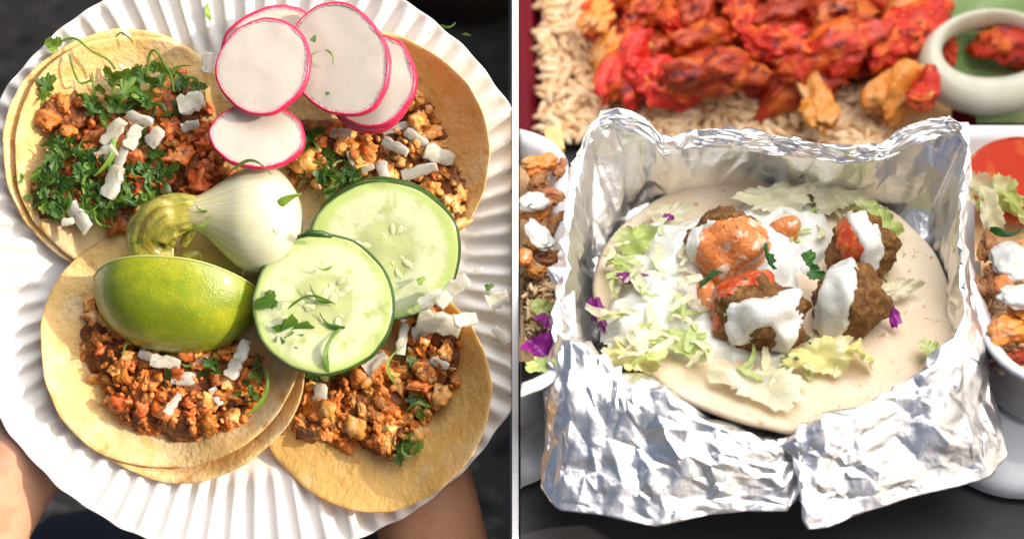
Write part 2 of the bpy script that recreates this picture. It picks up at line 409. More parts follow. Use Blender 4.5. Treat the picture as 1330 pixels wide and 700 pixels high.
def leaf_mesh(seed, lobes=3):
    r = random.Random(seed); V = [(0, 0, 0)]; n = 26; ring = []
    curl = r.uniform(-.5, .9); fold = r.uniform(.15, .8); wav = r.uniform(.03, .12); asym = r.uniform(-.3, .3)
    for k, s in enumerate((.5, 1.0)):
        for i in range(n):
            t = -2.75 + 5.5 * i / (n - 1)
            q = .42 + .58 * abs(math.cos(lobes * .5 * t)) ** .7
            q *= 1 - .13 * (i % 2) * s; q *= 1 - .33 * abs(t) / 2.75 + asym * .2 * math.sin(t)
            x, y = q * math.cos(t) * s + .35 * s, q * math.sin(t) * s * .8
            z = -curl * .35 * x * x + fold * abs(y) * .55 + wav * math.sin(9 * t + seed) * s
            V.append((x, y, z))
    F = [(0, 1 + i, 2 + i) for i in range(n - 1)] + [(1 + i, 1 + n + i, 2 + n + i, 2 + i) for i in range(n - 1)]
    return mk(np.array(V) * .006, F, True, 'leaf')
def shred_mesh(seed):
    r = random.Random(seed); V = []; n = 10; bend = r.uniform(-.35, .35); lift = r.uniform(.0, .3); wv = r.uniform(.05, .12); ph = r.uniform(0, 6)
    for i in range(n):
        t = i / (n - 1); wd = wv * (1 + .5 * math.sin(5 * t + ph)) * (1 - .7 * abs(2 * t - 1) ** 4); a = .8 * math.sin(3 * t + ph)
        for s in (-1, 0, 1):
            V.append((t - .5, bend * math.sin(math.pi * t) + s * wd * math.cos(a), lift * math.sin(math.pi * t) * .5 + s * wd * math.sin(a) + (.03 if s == 0 else 0)))
    return mk(np.array(V) * .012, grid_faces(n, 3), True, 'shred')
LEAF = [leaf_mesh(k, 3 + 2 * (k % 2)) for k in range(7)]; SHRED = [shred_mesh(k) for k in range(7)]
LF = {k: variants(LEAF, k) for k in ('cilantro', 'cilantro_light', 'herb')}
SH = {k: variants(SHRED, k) for k in ('cilantro', 'cilantro_light', 'herb')}
def leaf(px, py, size, rz, h, parent, light=False, tilt=None, name='cilantro_leaf', k=None, **kw):
    me = LF['cilantro_light' if light else 'cilantro'][random.randrange(7) if k is None else k]
    rx, ry = tilt or (random.uniform(-32, 32), random.uniform(-32, 32))
    return add(name, me, None, LM(px, py, h, rz, rx, ry) @ Matrix.Scale(size * U1 / .006, 4), parent, **kw)
def shred(px, py, size, rz, h, parent, light=False, tilt=None, name='cilantro_shred', k=None, **kw):
    me = SH['cilantro_light' if light else 'cilantro'][random.randrange(7) if k is None else k]
    rx, ry = tilt or (random.uniform(-25, 25), random.uniform(-15, 15))
    return add(name, me, None, LM(px, py, h, rz, rx, ry) @ Matrix.Scale(size * U1 / .012, 4), parent, **kw)
def stem(pts, r, parent, light=True, name='cilantro_stem', **kw):
    P = spline([(p[0], p[1], p[2]) for p in pts], 5 * len(pts))
    V, F = tube([W(*p) for p in P], [r * U1] * len(P), 7)
    return wmesh(name, V, F, M['cilantro_light' if light else 'cilantro'], parent, True, **kw)

# ================================================================== tacos
class Taco:
    pass
def tort_h(T, px, py):
    px = np.asarray(px, float); py = np.asarray(py, float)
    dx = px - T.c[0]; dy = T.c[1] - py; t = np.hypot(dx, dy) / T.R; th = np.arctan2(dy, dx)
    h = np.maximum(plate_h(px, py), 4) * (1 - .25 * T.flat) + T.lift
    for (a0, half, amp, p0) in T.curls:
        d = np.abs((th - rad(a0) + math.pi) % (2 * math.pi) - math.pi) / rad(half)
        h = h + amp * (1 - sstep(.35, 1.0, d)) * np.clip((t - p0) / (1 - p0), 0, 1.2) ** 1.6
    h = h + np.clip(t, 0, 1.1) ** 4 * 9 * vn(np.c_[np.cos(th) * 2.4, np.sin(th) * 2.4, 0 * th + T.seed * 3], 17)
    return h + 2.5 * fbm(np.c_[px * .014, py * .014, 0 * px + T.seed], 3) + 1.0 * vn(np.c_[px * .05, py * .05, 0 * px + T.seed], 9)
def tortilla(T, parent, off=(0, 0), dl=0.0, m='tortilla_pale', rs=1.0, seed=0):
    nr, na = 26, 120; V = []; th = np.arange(na) * 2 * math.pi / na
    out = 1 + .042 * vn(np.c_[np.cos(th) * 1.6, np.sin(th) * 1.6, 0 * th + seed], 21) + .007 * vn(np.c_[np.cos(th) * 7, np.sin(th) * 7, 0 * th], 22)
    prof = [(i / nr, 0) for i in range(1, nr)] + [(.992, -.4), (1.0, -2.2), (.994, -4.4)] + [(i / nr, -5) for i in range(nr - 1, 0, -2)]
    keep = T.c; T.c = (keep[0] + off[0], keep[1] + off[1])
    for t, dz in prof:
        x = T.c[0] + T.R * rs * t * out * np.cos(th) * T.sx; y = T.c[1] - T.R * rs * t * out * np.sin(th) * T.sy
        h = tort_h(T, x, y) + dz + dl
        V += [W(a, b, c) for a, b, c in zip(x, y, h)]
    T.c = keep
    for p in V:
        if p.x > -.0006: p.x = -.0006
    F = grid_faces(len(prof), na, True) + [tuple(range(na))[::-1], tuple(range((len(prof) - 1) * na, len(prof) * na))]
    return wmesh('tortilla', V, F, M[m], parent, True)
def filling(T, parent, ells, n, mats, hm=26, size=(6, 13), base='meat'):
    V, F = [], []
    v, f = ico(4)
    for k, (x, y, a, b) in enumerate(ells):
        d = 1 + .20 * fbm(v * 3.0 + k * 5 + T.seed, k, 2) + .13 * fbm(v * 9 + k, k + 3, 2) - .14 * np.abs(vn(v * 6 + k, k + 4))
        q = v * d[:, None]
        h0 = tort_h(T, x + q[:, 0] * a, y - q[:, 1] * b)
        o = len(V)
        V += [W(x + p[0] * a, y - p[1] * b, hh + max(p[2], -.15) * hm * .8) for p, hh in zip(q, h0)]
        F += [tuple(i + o for i in g) for g in f]
    wmesh('filling', V, F, M['meat_gap_shade'], parent, True)
    area = np.array([e[2] * e[3] for e in ells], float); area /= area.sum()
    for i in range(n):
        e = ells[rng.choice(len(ells), p=area)]
        q = math.sqrt(random.random()) * 1.08; th = random.uniform(0, 6.283)
        x, y = e[0] + e[2] * q * math.cos(th), e[1] + e[3] * q * math.sin(th)
        h = float(tort_h(T, [x], [y])[0]) + hm * .85 * math.sqrt(max(0, 1 - min(q, 1) ** 2)) + random.uniform(0, 5)
        s = random.uniform(*size) * (1 if random.random() < .7 else 1.5)
        me = random.choice(CRM[random.choice(mats)])
        Mx = LM(x, y, h, random.uniform(0, 360), random.uniform(-40, 40), random.uniform(-40, 40)) @ Matrix.Diagonal((s / 9, s / 9 * random.uniform(.7, 1), s / 9 * random.uniform(.7, 1), 1))
        add('meat_crumb', me, None, Mx, parent)
    # the smallest crumbs, joined
    V, F = [], []; v, f = ico(2)
    for i in range(int(n * .9)):
        e = ells[rng.choice(len(ells), p=area)]
        q = math.sqrt(random.random()) * 1.16; th = random.uniform(0, 6.283)
        x, y = e[0] + e[2] * q * math.cos(th), e[1] + e[3] * q * math.sin(th)
        h = float(tort_h(T, [x], [y])[0]) + hm * .9 * math.sqrt(max(0, 1 - min(q, 1) ** 2)) + random.uniform(0, 6)
        s = random.uniform(2.5, 6.5); o = len(V); dd = 1 + .55 * vn(v * 1.4 + i * 3.3, i) + .25 * vn(v * 3 + i, i + 1)
        V += [W(x + p[0] * s, y + p[1] * s, h + p[2] * s) for p in v * dd[:, None]]
        F += [tuple(j + o for j in g) for g in f]
    wmesh('small_crumbs', V, F, M[mats[0]], parent, True, kind='stuff')
def new_taco(c, R, lift, curls, label, seed, flat=0.0, sx=1.0, sy=1.0):
    T = Taco(); T.c = c; T.R = R; T.lift = lift; T.curls = curls; T.seed = seed; T.flat = flat; T.sx = sx; T.sy = sy
    T.root = root('taco', Matrix.Translation(W(c[0], c[1], lift)), label, 'taco', 'tacos on the paper plate')
    return T
def hh(T, x, y): return float(tort_h(T, [x], [y])[0])

TA = new_taco((174, 198), 156, 6, [(180, 75, 22, .6), (100, 50, 12, .6)], "taco buried under chopped green cilantro beside the radish slices", 1)
tortilla(TA, TA.root, (-12, 0), -6, 'tortilla_pale', 1.03, 11)
tortilla(TA, TA.root, (0, 3), 0, 'tortilla_pale', 1.0, 12)
TB = new_taco((478, 198), 158, 7, [(0, 85, 46, .52), (60, 50, 14, .6)], "golden taco under the fanned radish slices, its far edge against the plate's right rim", 2)
tortilla(TB, TB.root, (0, 0), 0, 'tortilla_pale', 1.0, 13)
TD = new_taco((484, 506), 157, 8, [(5, 95, 66, .50), (-80, 60, 18, .6)], "golden taco with an upcurled edge and onion dice below the cucumber slices", 4)
tortilla(TD, TD.root, (0, 0), 0, 'tortilla_gold', 1.0, 14)
TCc = new_taco((222, 446), 164, 16, [(-35, 60, 46, .58), (170, 60, 12, .6), (60, 50, -14, .7)], "pale double tortilla taco with crumbled meat under the lime wedge", 3, sx=1.04)
tortilla(TCc, TCc.root, (10, 18), -7, 'tortilla_pale', 1.0, 15)
tortilla(TCc, TCc.root, (0, 0), 0, 'tortilla_pale', 1.0, 16)

filling(TA, TA.root, [(98, 155, 42, 30), (150, 205, 72, 75), (228, 170, 42, 70), (85, 255, 40, 35), (255, 215, 40, 40)], 110, ('meat_red', 'meat_red', 'meat'), 28, (6, 15), 'meat_red')
filling(TB, TB.root, [(430, 200, 62, 42), (520, 195, 56, 52), (575, 258, 30, 48), (540, 150, 22, 26)], 130, ('meat_pale', 'meat', 'meat_pale'), 28, (5, 13), 'meat')
filling(TD, TD.root, [(470, 520, 88, 55), (560, 465, 34, 62), (500, 560, 40, 30), (420, 540, 40, 34)], 150, ('meat', 'meat_pale', 'meat'), 34, (5, 14), 'meat')
filling(TCc, TCc.root, [(240, 495, 98, 62), (155, 440, 45, 62), (240, 545, 48, 26), (190, 520, 40, 36)], 170, ('meat', 'meat_pale', 'meat', 'meat_red'), 34, (5, 13), 'meat')

for a in [(270, 82, 30, 17, 86), (249, 133, 38, 30, 15), (248, 163, 30, 15, 12), (181, 155, 42, 17, -16), (148, 172, 48, 23, 48), (173, 178, 36, 21, 66), (201, 178, 30, 22, 50),
          (140, 200, 30, 24, 30), (158, 203, 34, 15, 66), (147, 236, 48, 27, 66), (104, 283, 46, 24, -48), (88, 288, 18, 12, 10)]:
    dice(*a, hh(TA, a[0], a[1]) + 38 + random.uniform(0, 8), TA.root)
for a in [(443, 173, 32, 16, -3), (514, 166, 40, 13, 15), (514, 191, 44, 17, -28), (541, 180, 38, 17, -32), (571, 202, 44, 26, -18), (545, 222, 54, 18, 14), (497, 221, 30, 18, -70), (456, 208, 28, 8, -75), (478, 219, 20, 9, 20)]:
    dice(*a, hh(TB, a[0], a[1]) + 30 + random.uniform(0, 6), TB.root)
for a in [(215, 470, 42, 20, -10), (238, 491, 34, 23, -5), (225, 524, 34, 14, 55), (281, 515, 28, 14, -60), (304, 478, 30, 22, 62), (315, 455, 30, 20, 70), (190, 462, 24, 14, -20), (262, 470, 22, 13, 35)]:
    dice(*a, hh(TCc, a[0], a[1]) + 36 + random.uniform(0, 5), TCc.root)
for a in [(416, 512, 31, 22, 86), (487, 470, 38, 24, 35), (523, 440, 46, 16, 82), (545, 432, 24, 20, 20), (530, 408, 26, 14, 30), (570, 420, 62, 34, -14), (604, 415, 32, 20, 8), (560, 388, 38, 20, 30),
          (595, 370, 34, 22, 35), (577, 388, 26, 20, 50), (571, 472, 28, 14, -20)]:
    dice(*a, hh(TD, a[0], a[1]) + 36 + random.uniform(0, 6), TD.root)

# cilantro on the tacos
def scatter_leaves(T, ells, n, hb, light=.25, size=(10, 19), shreds=.3):
    area = np.array([e[2] * e[3] for e in ells], float); area /= area.sum()
    for i in range(n):
        e = ells[rng.choice(len(ells), p=area)]; q = math.sqrt(random.random()); th = random.uniform(0, 6.283)
        x, y = e[0] + e[2] * q * math.cos(th), e[1] + e[3] * q * math.sin(th)
        h = hh(T, x, y) + hb * (1 - .45 * q * q) + random.uniform(-2, 9); s = random.uniform(*size)
        lt = random.random() < light
        if random.random() < shreds: shred(x, y, s * 2.0, random.uniform(0, 360), h, T.root, lt)
        else: leaf(x, y, s, random.uniform(0, 360), h, T.root, lt)
scatter_leaves(TA, [(205, 108, 55, 22), (150, 128, 45, 26), (120, 225, 62, 36), (110, 265, 50, 26), (185, 215, 32, 32), (165, 260, 48, 26), (70, 245, 22, 32), (200, 135, 40, 20), (90, 215, 35, 40), (205, 225, 22, 30)], 250, 32, .22, (10, 19), .5)
scatter_leaves(TB, [(425, 225, 34, 34), (400, 178, 22, 14), (455, 225, 26, 20)], 50, 28, .18, (9, 16))
scatter_leaves(TCc, [(270, 475, 46, 16), (215, 490, 12, 10), (325, 495, 14, 30), (165, 450, 12, 8)], 26, 36, .25, (8, 14))
scatter_leaves(TD, [(515, 578, 32, 14), (430, 488, 45, 9), (540, 470, 10, 12), (545, 525, 8, 10), (480, 492, 24, 8)], 34, 30, .22, (8, 16))
leaf(532, 570, 26, 200, hh(TD, 532, 570) + 18, TD.root, False, (10, 15))
shred(520, 475, 52, 80, hh(TD, 520, 475) + 44, TD.root, True, (10, 5))
shred(333, 510, 62, 66, hh(TCc, 333, 510) + 38, TCc.root, True, (20, 0))
shred(128, 192, 70, 84, hh(TA, 128, 192) + 44, TA.root, True, (40, 0), 'green_pepper_strip', 1)
stem([(62, 62, 62), (95, 50, 66), (118, 66, 64), (140, 78, 58), (150, 90, 54)], 1.6, TA.root)
stem([(90, 70, 62), (95, 90, 58), (104, 108, 50), (120, 104, 50)], 1.5, TA.root)
stem([(190, 100, 62), (194, 72, 72), (202, 66, 76), (214, 84, 72), (222, 100, 62), (226, 120, 56)], 1.7, TA.root)
stem([(150, 48, 44), (158, 43, 44), (168, 50, 42), (172, 56, 40)], .9, TA.root, False)
leaf(76, 62, 20, 150, 66, TA.root, True); leaf(62, 116, 22, 100, 56, TA.root, False, (10, 10)); leaf(64, 120, 18, 200, 55, TA.root, True, (10, 10))
leaf(48, 160, 11, 180, 40, TA.root, True); leaf(30, 233, 12, 170, 44, TA.root, True, (5, 5)); leaf(36, 260, 8, 80, 42, TA.root, True, (5, 5)); leaf(160, 122, 20, 60, 70, TA.root, True, (10, 20))

# stray pieces on the plate
G = 'stray cilantro bits on the plate rim'
def ph(x, y): return float(plate_h(x, y))
for (x, y, s, rz) in [(272, 16, 24, 100), (582, 31, 20, 12), (606, 46, 12, -10), (632, 372, 0, 0)]:
    if s: shred(x, y, s, rz, ph(x, y) + 9, None, y < 20, (5, 5), 'cilantro_bit',
                label={272: "curled green cilantro strand alone on the plate's top rim", 582: "longer dark cilantro sliver on the plate's upper right rim", 606: "short dark cilantro sliver on the plate's upper right rim"}[x], cat='herb', group=G)
leaf(631, 374, 9, 20, 60, None, False, (5, 5), 'cilantro_leaf', label="small oval cilantro leaf beside the stray onion at the plate's right rim", cat='herb', group=G)
GO = 'stray onion pieces on the plate rim'
dice(646, 389, 32, 30, 20, 48, None, 'onion_piece', (5, 5), 2, label="squarish diced onion piece lying on the plate's right rim", cat='onion', group=GO)
dice(650, 436, 30, 13, -50, 46, None, 'onion_piece', (5, 5), 3, label="slim pale onion sliver lower down on the plate's right rim", cat='onion', group=GO)
dice(622, 352, 13, 9, 20, 46, None, 'onion_piece', (5, 5), 4, label="tiny onion crumb between two golden tacos at the right rim", cat='onion', group=GO)

# ================================================================== sliced and whole toppings
def disc_mesh(rx, ry, th, seed, irr=.02, nr=14, na=72, dome=1.5):
    tt = np.arange(na) * 2 * math.pi / na; V = []
    out = 1 + irr * vn(np.c_[np.cos(tt) * 1.5, np.sin(tt) * 1.5, 0 * tt + seed], 31) + irr * .4 * vn(np.c_[np.cos(tt) * 4, np.sin(tt) * 4, 0 * tt + seed], 32)
    for k in range(nr + 1):
        t = max(k / nr, .001)
        x = rx * t * out * np.cos(tt); y = ry * t * out * np.sin(tt)
        z = dome * (1 - t * t) + .8 * vn(np.c_[x * .04, y * .04, 0 * x + seed], 33)
        V += list(np.c_[x, y, z] * U1)
    V += list(np.c_[rx * .985 * out * np.cos(tt), ry * .985 * out * np.sin(tt), 0 * tt - th] * U1)
    F = grid_faces(nr + 2, na, True) + [tuple(range((nr + 1) * na, (nr + 2) * na))]
    return V, F, out
def ring_mesh(rx, ry, th, out, wd, bev=1.0):
    na = len(out); tt = np.arange(na) * 2 * math.pi / na; V = []
    for dr, z in ((-wd, .5), (-wd * .4, 1.3), (.2, .8), (1.6, -.8), (2.0, -th * .5), (1.4, -th * .95), (-wd * .5, -th - .6)):
        V += list(np.c_[(rx * out + dr) * np.cos(tt), (ry * out + dr) * np.sin(tt), 0 * tt + z] * U1)
    return V, grid_faces(7, na, True)
RG = 'radish slices fanned over the upper tacos'
def radish(px, py, rx, ry, h, rz, tx, ty, label, seed, th=9, wd=2.4):
    Mx = LM(px, py, h, rz, tx, ty)
    rt = root('radish_slice', Mx, label, 'radish', RG)
    V, F, out = disc_mesh(rx, ry, th, seed, .045)
    add('flesh', mk(V, F, True, 'flesh'), M['radish'], Mx, rt)
    V, F = ring_mesh(rx, ry, th, out, wd)
    add('skin', mk(V, F, True, 'skin'), M['radish_skin'], Mx, rt)
    # pink fuzz where the skin colour has bled into the flesh
    na = len(out); tt = np.arange(na * 4) * 2 * math.pi / (na * 4); o4 = np.interp(np.arange(na * 4) / 4, np.arange(na + 1), np.r_[out, out[0]])
    V = []
    for k, dr in enumerate((-1.0, -3.2 - 0.0)):
        jag = 0 if k == 0 else 1.6 * vn(np.c_[np.cos(tt) * 40, np.sin(tt) * 40, 0 * tt + seed], 35)
        V += list(np.c_[(rx * o4 + dr + jag) * np.cos(tt), (ry * o4 + dr + jag) * np.sin(tt), 0 * tt + (1.1 - .2 * k)] * U1)
    add('skin_fuzz', mk(V, grid_faces(2, na * 4, True), True, 'fuzz'), M['radish_fuzz'], Mx, rt)
M['radish_fuzz'] = mat("radish_fuzz", (.66, .22, .28), .35, spots=[(900, (.74, .45, .45), .45, .6)], sss=.3)
radish(350, 54, 60, 40, 48, 24, 18, 6, "shaded radish slice edge peeping out behind the two upper radish slices", 6)
radish(481, 112, 56, 58, 70, 20, -12, -12, "radish slice at the bottom of the stack of radish slices, thin crescent showing", 4, 8)
radish(484, 106, 56, 57, 78, 20, -14, -12, "radish slice tucked half under the largest radish slice", 3, 8)
radish(440, 77, 60, 74, 94, 38, -13, -10, "largest radish slice with green specks in the radish fan", 2, 8)
radish(341, 87, 59, 60, 98, 0, -8, -10, "clean round radish slice at the left end of the radish fan", 1, 7)
radish(333, 176, 60, 42, 90, -6, -14, -4, "oval radish slice lying on the spring onion bulb", 5, 9)
HG = 'herb specks on the sliced vegetables'
for (x, y, s, rz, h, lt, lab) in [(411, 76, 20, 60, 101, 0, "dark cilantro scrap at the centre of the largest radish slice"), (427, 74, 20, -60, 101, 1, "bright green cilantro scrap on the largest radish slice"),
                               (406, 54, 10, 70, 101, 0, "tiny dark cilantro speck near the largest radish slice's upper left"),
                               (423, 122, 6, 10, 101, 0, "minute green speck low on the largest radish slice")]:
    (leaf if s < 15 else shred)(x, y, s * (.7 if s < 15 else 1), rz, h, None, bool(lt), (5, 5), 'cilantro_bit', label=lab, cat='herb', group=HG)

# cucumber
CFL = mat("cucumber_flesh", (.39, .43, .20), .15, spots=[(150, (.32, .38, .13), .5, .75)], bump=(200, .25, .0012), sss=.4, sssr=(.8, 1, .4), sscale=.005, coat=.15,
          radial=([(.0135, .0165, (.50, .53, .33)), (.0255, .0295, (.38, .47, .16))], .004))
def cucumber(px, py, rx, ry, h, rz, tx, ty, label, seed, th=16, seeds=True):
    Mx = LM(px, py, h, rz, tx, ty)
    rt = root('cucumber_slice', Mx, label, 'cucumber', 'cucumber slices overlapping on the plate')
    V, F, out = disc_mesh(rx, ry, th, seed, .03, 20, 96, 1.0)
    na = 96
    # sunken wet seed bed in three lobes
    V = [Vector(v) for v in V]
    for v in V:
        r = math.hypot(v.x, v.y) / U1 / rx; a = math.atan2(v.y, v.x)
        if v.z > -th * U1 * .5: v.z -= U1 * 2.2 * max(0, math.sin(math.pi * min(1, max(0, (r - .08) / .42)))) * (.55 + .45 * math.cos(3 * a + seed))
    add('flesh', mk(V, F, True, 'flesh'), CFL, Mx, rt)
    V, F = ring_mesh(rx, ry, th, out, .7)
    add('skin', mk(V, F, True, 'skin'), M['cuke_skin'], Mx, rt)
    if seeds:
        v, f = ico(2); sm = mk(np.c_[v[:, 0] * (1 - .25 * v[:, 0]), v[:, 1] * .5 * (1 - .35 * v[:, 0]), v[:, 2] * .28] * U1, f, True, 'seed')
        r = random.Random(seed)
        for k in range(22):
            lobe = k % 3; a = (2 * math.pi / 3) * lobe - seed / 3 + r.uniform(-.62, .62); q = r.uniform(.16, .47) * rx
            s = r.uniform(7, 10.5)
            add('seed', sm, M['cuke_seed'], Mx @ Matrix.Translation(Vector((q * math.cos(a), q * math.sin(a), r.uniform(-2.7, -1.7))) * U1) @ Euler((r.uniform(-.2, .2), r.uniform(-.2, .2), a + r.uniform(-.5, .5))).to_matrix().to_4x4() @ Matrix.Scale(s, 4), rt)
cucumber(497, 312, 90, 78, 52, 0, 10, -4, "thin cucumber slice mostly hidden beneath the rear cucumber slice", 9, 12, False)
cucumber(500, 326, 94, 86, 70, -12, 6, 4, "rear cucumber slice lying against the onion dice, pale seeds in view", 2, 17)
cucumber(419, 395, 87, 88, 92, 30, -8, 6, "front cucumber slice strewn with green herb strips", 5, 17)
for (x, y, s, rz, lt, kind, lab) in [(362, 433, 34, 15, 0, 'l', "broad cilantro leaf at the left of the front cucumber slice"), (357, 388, 22, 200, 0, 'l', "small cilantro leaf near the left skin of the front cucumber slice"),
                               (405, 398, 58, 5, 0, 's', "dark herb strip across the middle of the front cucumber slice"), (417, 381, 36, -40, 0, 's', "dark herb strip slanting over the seeds of the front cucumber slice"),
                               (436, 456, 60, 78, 1, 's', "long upright herb strip down the lower half of the front cucumber slice"), (432, 416, 36, -30, 0, 's', "short herb strip right of the front cucumber's middle"),
                               (421, 346, 20, 0, 1, 's', "thin green shred near the top of the front cucumber slice"), (374, 441, 14, 20, 1, 'l', "pale herb fragment at the front cucumber's lower left"),
                               (543, 366, 9, 30, 1, 'l', "single green speck on the rear cucumber slice")]:
    (leaf if kind == 'l' else shred)(x, y, s, rz, 99 if y > 340 and x < 510 else 80, None, bool(lt), (12, 8) if kind == 'l' else (25, 5), 'cilantro_bit', label=lab, cat='herb', group=HG)
# peeled dark skin strips on the cucumber rims
dark = root('cucumber_peel', LM(408, 306, 104), "short dark green peel strip at the joint of the two cucumber slices", 'cucumber')
V, F = tube([W(387, 308, 102), W(400, 303, 105), W(418, 304, 105), W(431, 307, 102)], [2.5 * U1, 4.5 * U1, 4.5 * U1, 2.5 * U1], 8)
wmesh('peel', V, F, M['cuke_skin'], dark)

# lime wedge: half a lime lying on its cut side, rind to the camera
M['lime_pith'] = mat('lime_pith', (.40, .45, .14), .3, sss=.3)
LM0 = LM(231, 372, 42, -5, 0, 0)
lr = root('lime_wedge', LM0, "plump glossy green lime wedge with its rind up on the lower left taco", 'lime')
V = []; nu, nv = 44, 30
for i in range(nu):
    u = -1 + 2 * i / (nu - 1); u = math.sin(u * math.pi / 2)
    prof = max(1e-3, (1 - abs(u) ** 2.35)) ** .56
    for j in range(nv):
        a = rad(22 - 132 * j / (nv - 1))
        x = 105 * u + (6 * (u > 0) * u ** 6); ry, rz_ = 89 * prof, 74 * prof
        d = 1 + .012 * vn(np.array([[u * 3, a * 3, 2]]), 41)[0]
        V.append(Vector((x, math.sin(a) * ry * d + 8 * (1 - u * u) - 4, math.cos(a) * rz_ * d)) * U1)
add('rind', mk(V, [f[::-1] for f in grid_faces(nu, nv)], True, 'rind'), M['lime'], LM0, lr)
pv_, pf2_ = tube([V[i * nv] for i in range(nu)], [1.3 * U1] * nu, 8)
add('pith_edge', mk(pv_, pf2_, True, 'pith'), M['lime_pith'], LM0, lr)
V2_, F2 = [], []
for i in range(nu):
    a = V[i * nv] * 1.0; b = Vector((a.x * .9, 12 * U1, -20 * U1))
    for t in (0, .12, .5, .88, 1): V2_.append(a.lerp(b, t) + Vector((0, -.6 * U1 * math.sin(math.pi * t), 0)))
add('cut_face', mk(V2_, grid_faces(nu, 5), True, 'cut'), M['lime_flesh'], LM0, lr)

# grilled spring onion: white bulb, fibrous neck and folded olive leaf end
sr = root('spring_onion', LM(300, 290, 60), "grilled spring onion with a white bulb and folded olive green end", 'onion')
BULB = mat("onion_bulb", (.54, .53, .40), .18, spots=[(45, (.58, .60, .42), .45, .7)], bump=(140, .12, .001), sss=.35, sssr=(.9, 1, .6), sscale=.006, coat=.3)
N = BULB.node_tree.nodes; L = BULB.node_tree.links
wv = N.new("ShaderNodeTexNoise"); tcx = N.new("ShaderNodeTexCoord"); mp = N.new("ShaderNodeMapping")
at = N.new("ShaderNodeAttribute"); at.attribute_name = "fibre"
mp.inputs["Scale"].default_value = (1.2, 26, 1); L.new(at.outputs["Vector"], mp.inputs[0]); L.new(mp.outputs[0], wv.inputs["Vector"]); wv.inputs["Scale"].default_value = 1.0; wv.inputs["Detail"].default_value = 3
sx_ = N.new("ShaderNodeSeparateXYZ"); L.new(at.outputs["Vector"], sx_.inputs[0])
mr = N.new("ShaderNodeMapRange"); mr.inputs[1].default_value = .60; mr.inputs[2].default_value = .12; L.new(sx_.outputs[0], mr.inputs[0])
mr2 = N.new("ShaderNodeMapRange"); mr2.inputs[1].default_value = .44; mr2.inputs[2].default_value = .62; L.new(wv.outputs[0], mr2.inputs[0])
mm = N.new("ShaderNodeMath"); mm.operation = 'MULTIPLY'; L.new(mr.outputs[0], mm.inputs[0])
ad_ = N.new("ShaderNodeMath"); ad_.operation = 'MULTIPLY_ADD'; ad_.inputs[1].default_value = .75; ad_.inputs[2].default_value = .25; L.new(mr2.outputs[0], ad_.inputs[0]); L.new(ad_.outputs[0], mm.inputs[1])
mxn = N.new("ShaderNodeMix"); mxn.data_type = 'RGBA'; mxn.inputs["B"].default_value = (.40, .34, .07, 1)
bs = N["Principled BSDF"]; src = bs.inputs["Base Color"].links[0].from_socket
L.new(src, mxn.inputs["A"]); L.new(mm.outputs[0], mxn.inputs["Factor"]); L.new(mxn.outputs["Result"], bs.inputs["Base Color"])
def fibre(o, nu, nv):
    a = o.data.attributes.new("fibre", 'FLOAT_VECTOR', 'POINT')
    vals = []
    for i in range(nu):
        for j in range(nv): vals += [i / (nu - 1), math.cos(2 * math.pi * j / nv), math.sin(2 * math.pi * j / nv)]
    a.data.foreach_set("vector", vals)
ctl = spline([(222, 276, 66, 17), (246, 277, 68, 20), (266, 278, 66, 28), (288, 282, 60, 46), (312, 285, 56, 64), (338, 286, 54, 70), (362, 286, 54, 64), (380, 287, 54, 46), (390, 288, 54, 26), (394, 288, 54, 4)], 40)
V = []; nv = 40
for i, (x, y, h, r) in enumerate(ctl):
    t = i / 39
    for j in range(nv):
        a = 2 * math.pi * j / nv
        rr = r * (1 + .03 * max(0, .5 - t) * math.sin(9 * a) + .012 * math.sin(3 * a + 1))
        V.append(W(x, y - rr * math.cos(a) * 1.0, h + rr * math.sin(a) * .82))
ob = wmesh('bulb', V, grid_faces(40, nv, True), BULB, sr); fibre(ob, 40, nv)
LEAFM = mat("onion_leaf", (.34, .31, .055), .25, spots=[(160, (.20, .20, .03), .45, .7), (220, (.48, .38, .12), .58, .75)], bump=(260, .5, .0012), coat=.35, sss=.15, transl=.12)
def stripes(m, dark, light):
    N = m.node_tree.nodes; L = m.node_tree.links
    at = N.new("ShaderNodeAttribute"); at.attribute_name = "fibre"; mp = N.new("ShaderNodeMapping"); mp.inputs["Scale"].default_value = (2.5, 3.2, 3.2)
    nz = N.new("ShaderNodeTexNoise"); nz.inputs["Scale"].default_value = 1.0; nz.inputs["Detail"].default_value = 3
    L.new(at.outputs["Vector"], mp.inputs[0]); L.new(mp.outputs[0], nz.inputs["Vector"])
    bs = N["Principled BSDF"]; src = bs.inputs["Base Color"].links[0].from_socket
    for lo, hi, c in ((.48, .36, dark), (.54, .66, light)):
        r = N.new("ShaderNodeMapRange"); r.inputs[1].default_value = lo; r.inputs[2].default_value = hi; L.new(nz.outputs[0], r.inputs[0])
        mx = N.new("ShaderNodeMix"); mx.data_type = 'RGBA'; mx.inputs["B"].default_value = (*c, 1)
        L.new(src, mx.inputs["A"]); L.new(r.outputs[0], mx.inputs["Factor"]); src = mx.outputs["Result"]
    L.new(src, bs.inputs["Base Color"])
stripes(LEAFM, (.17, .12, .02), (.44, .38, .10))
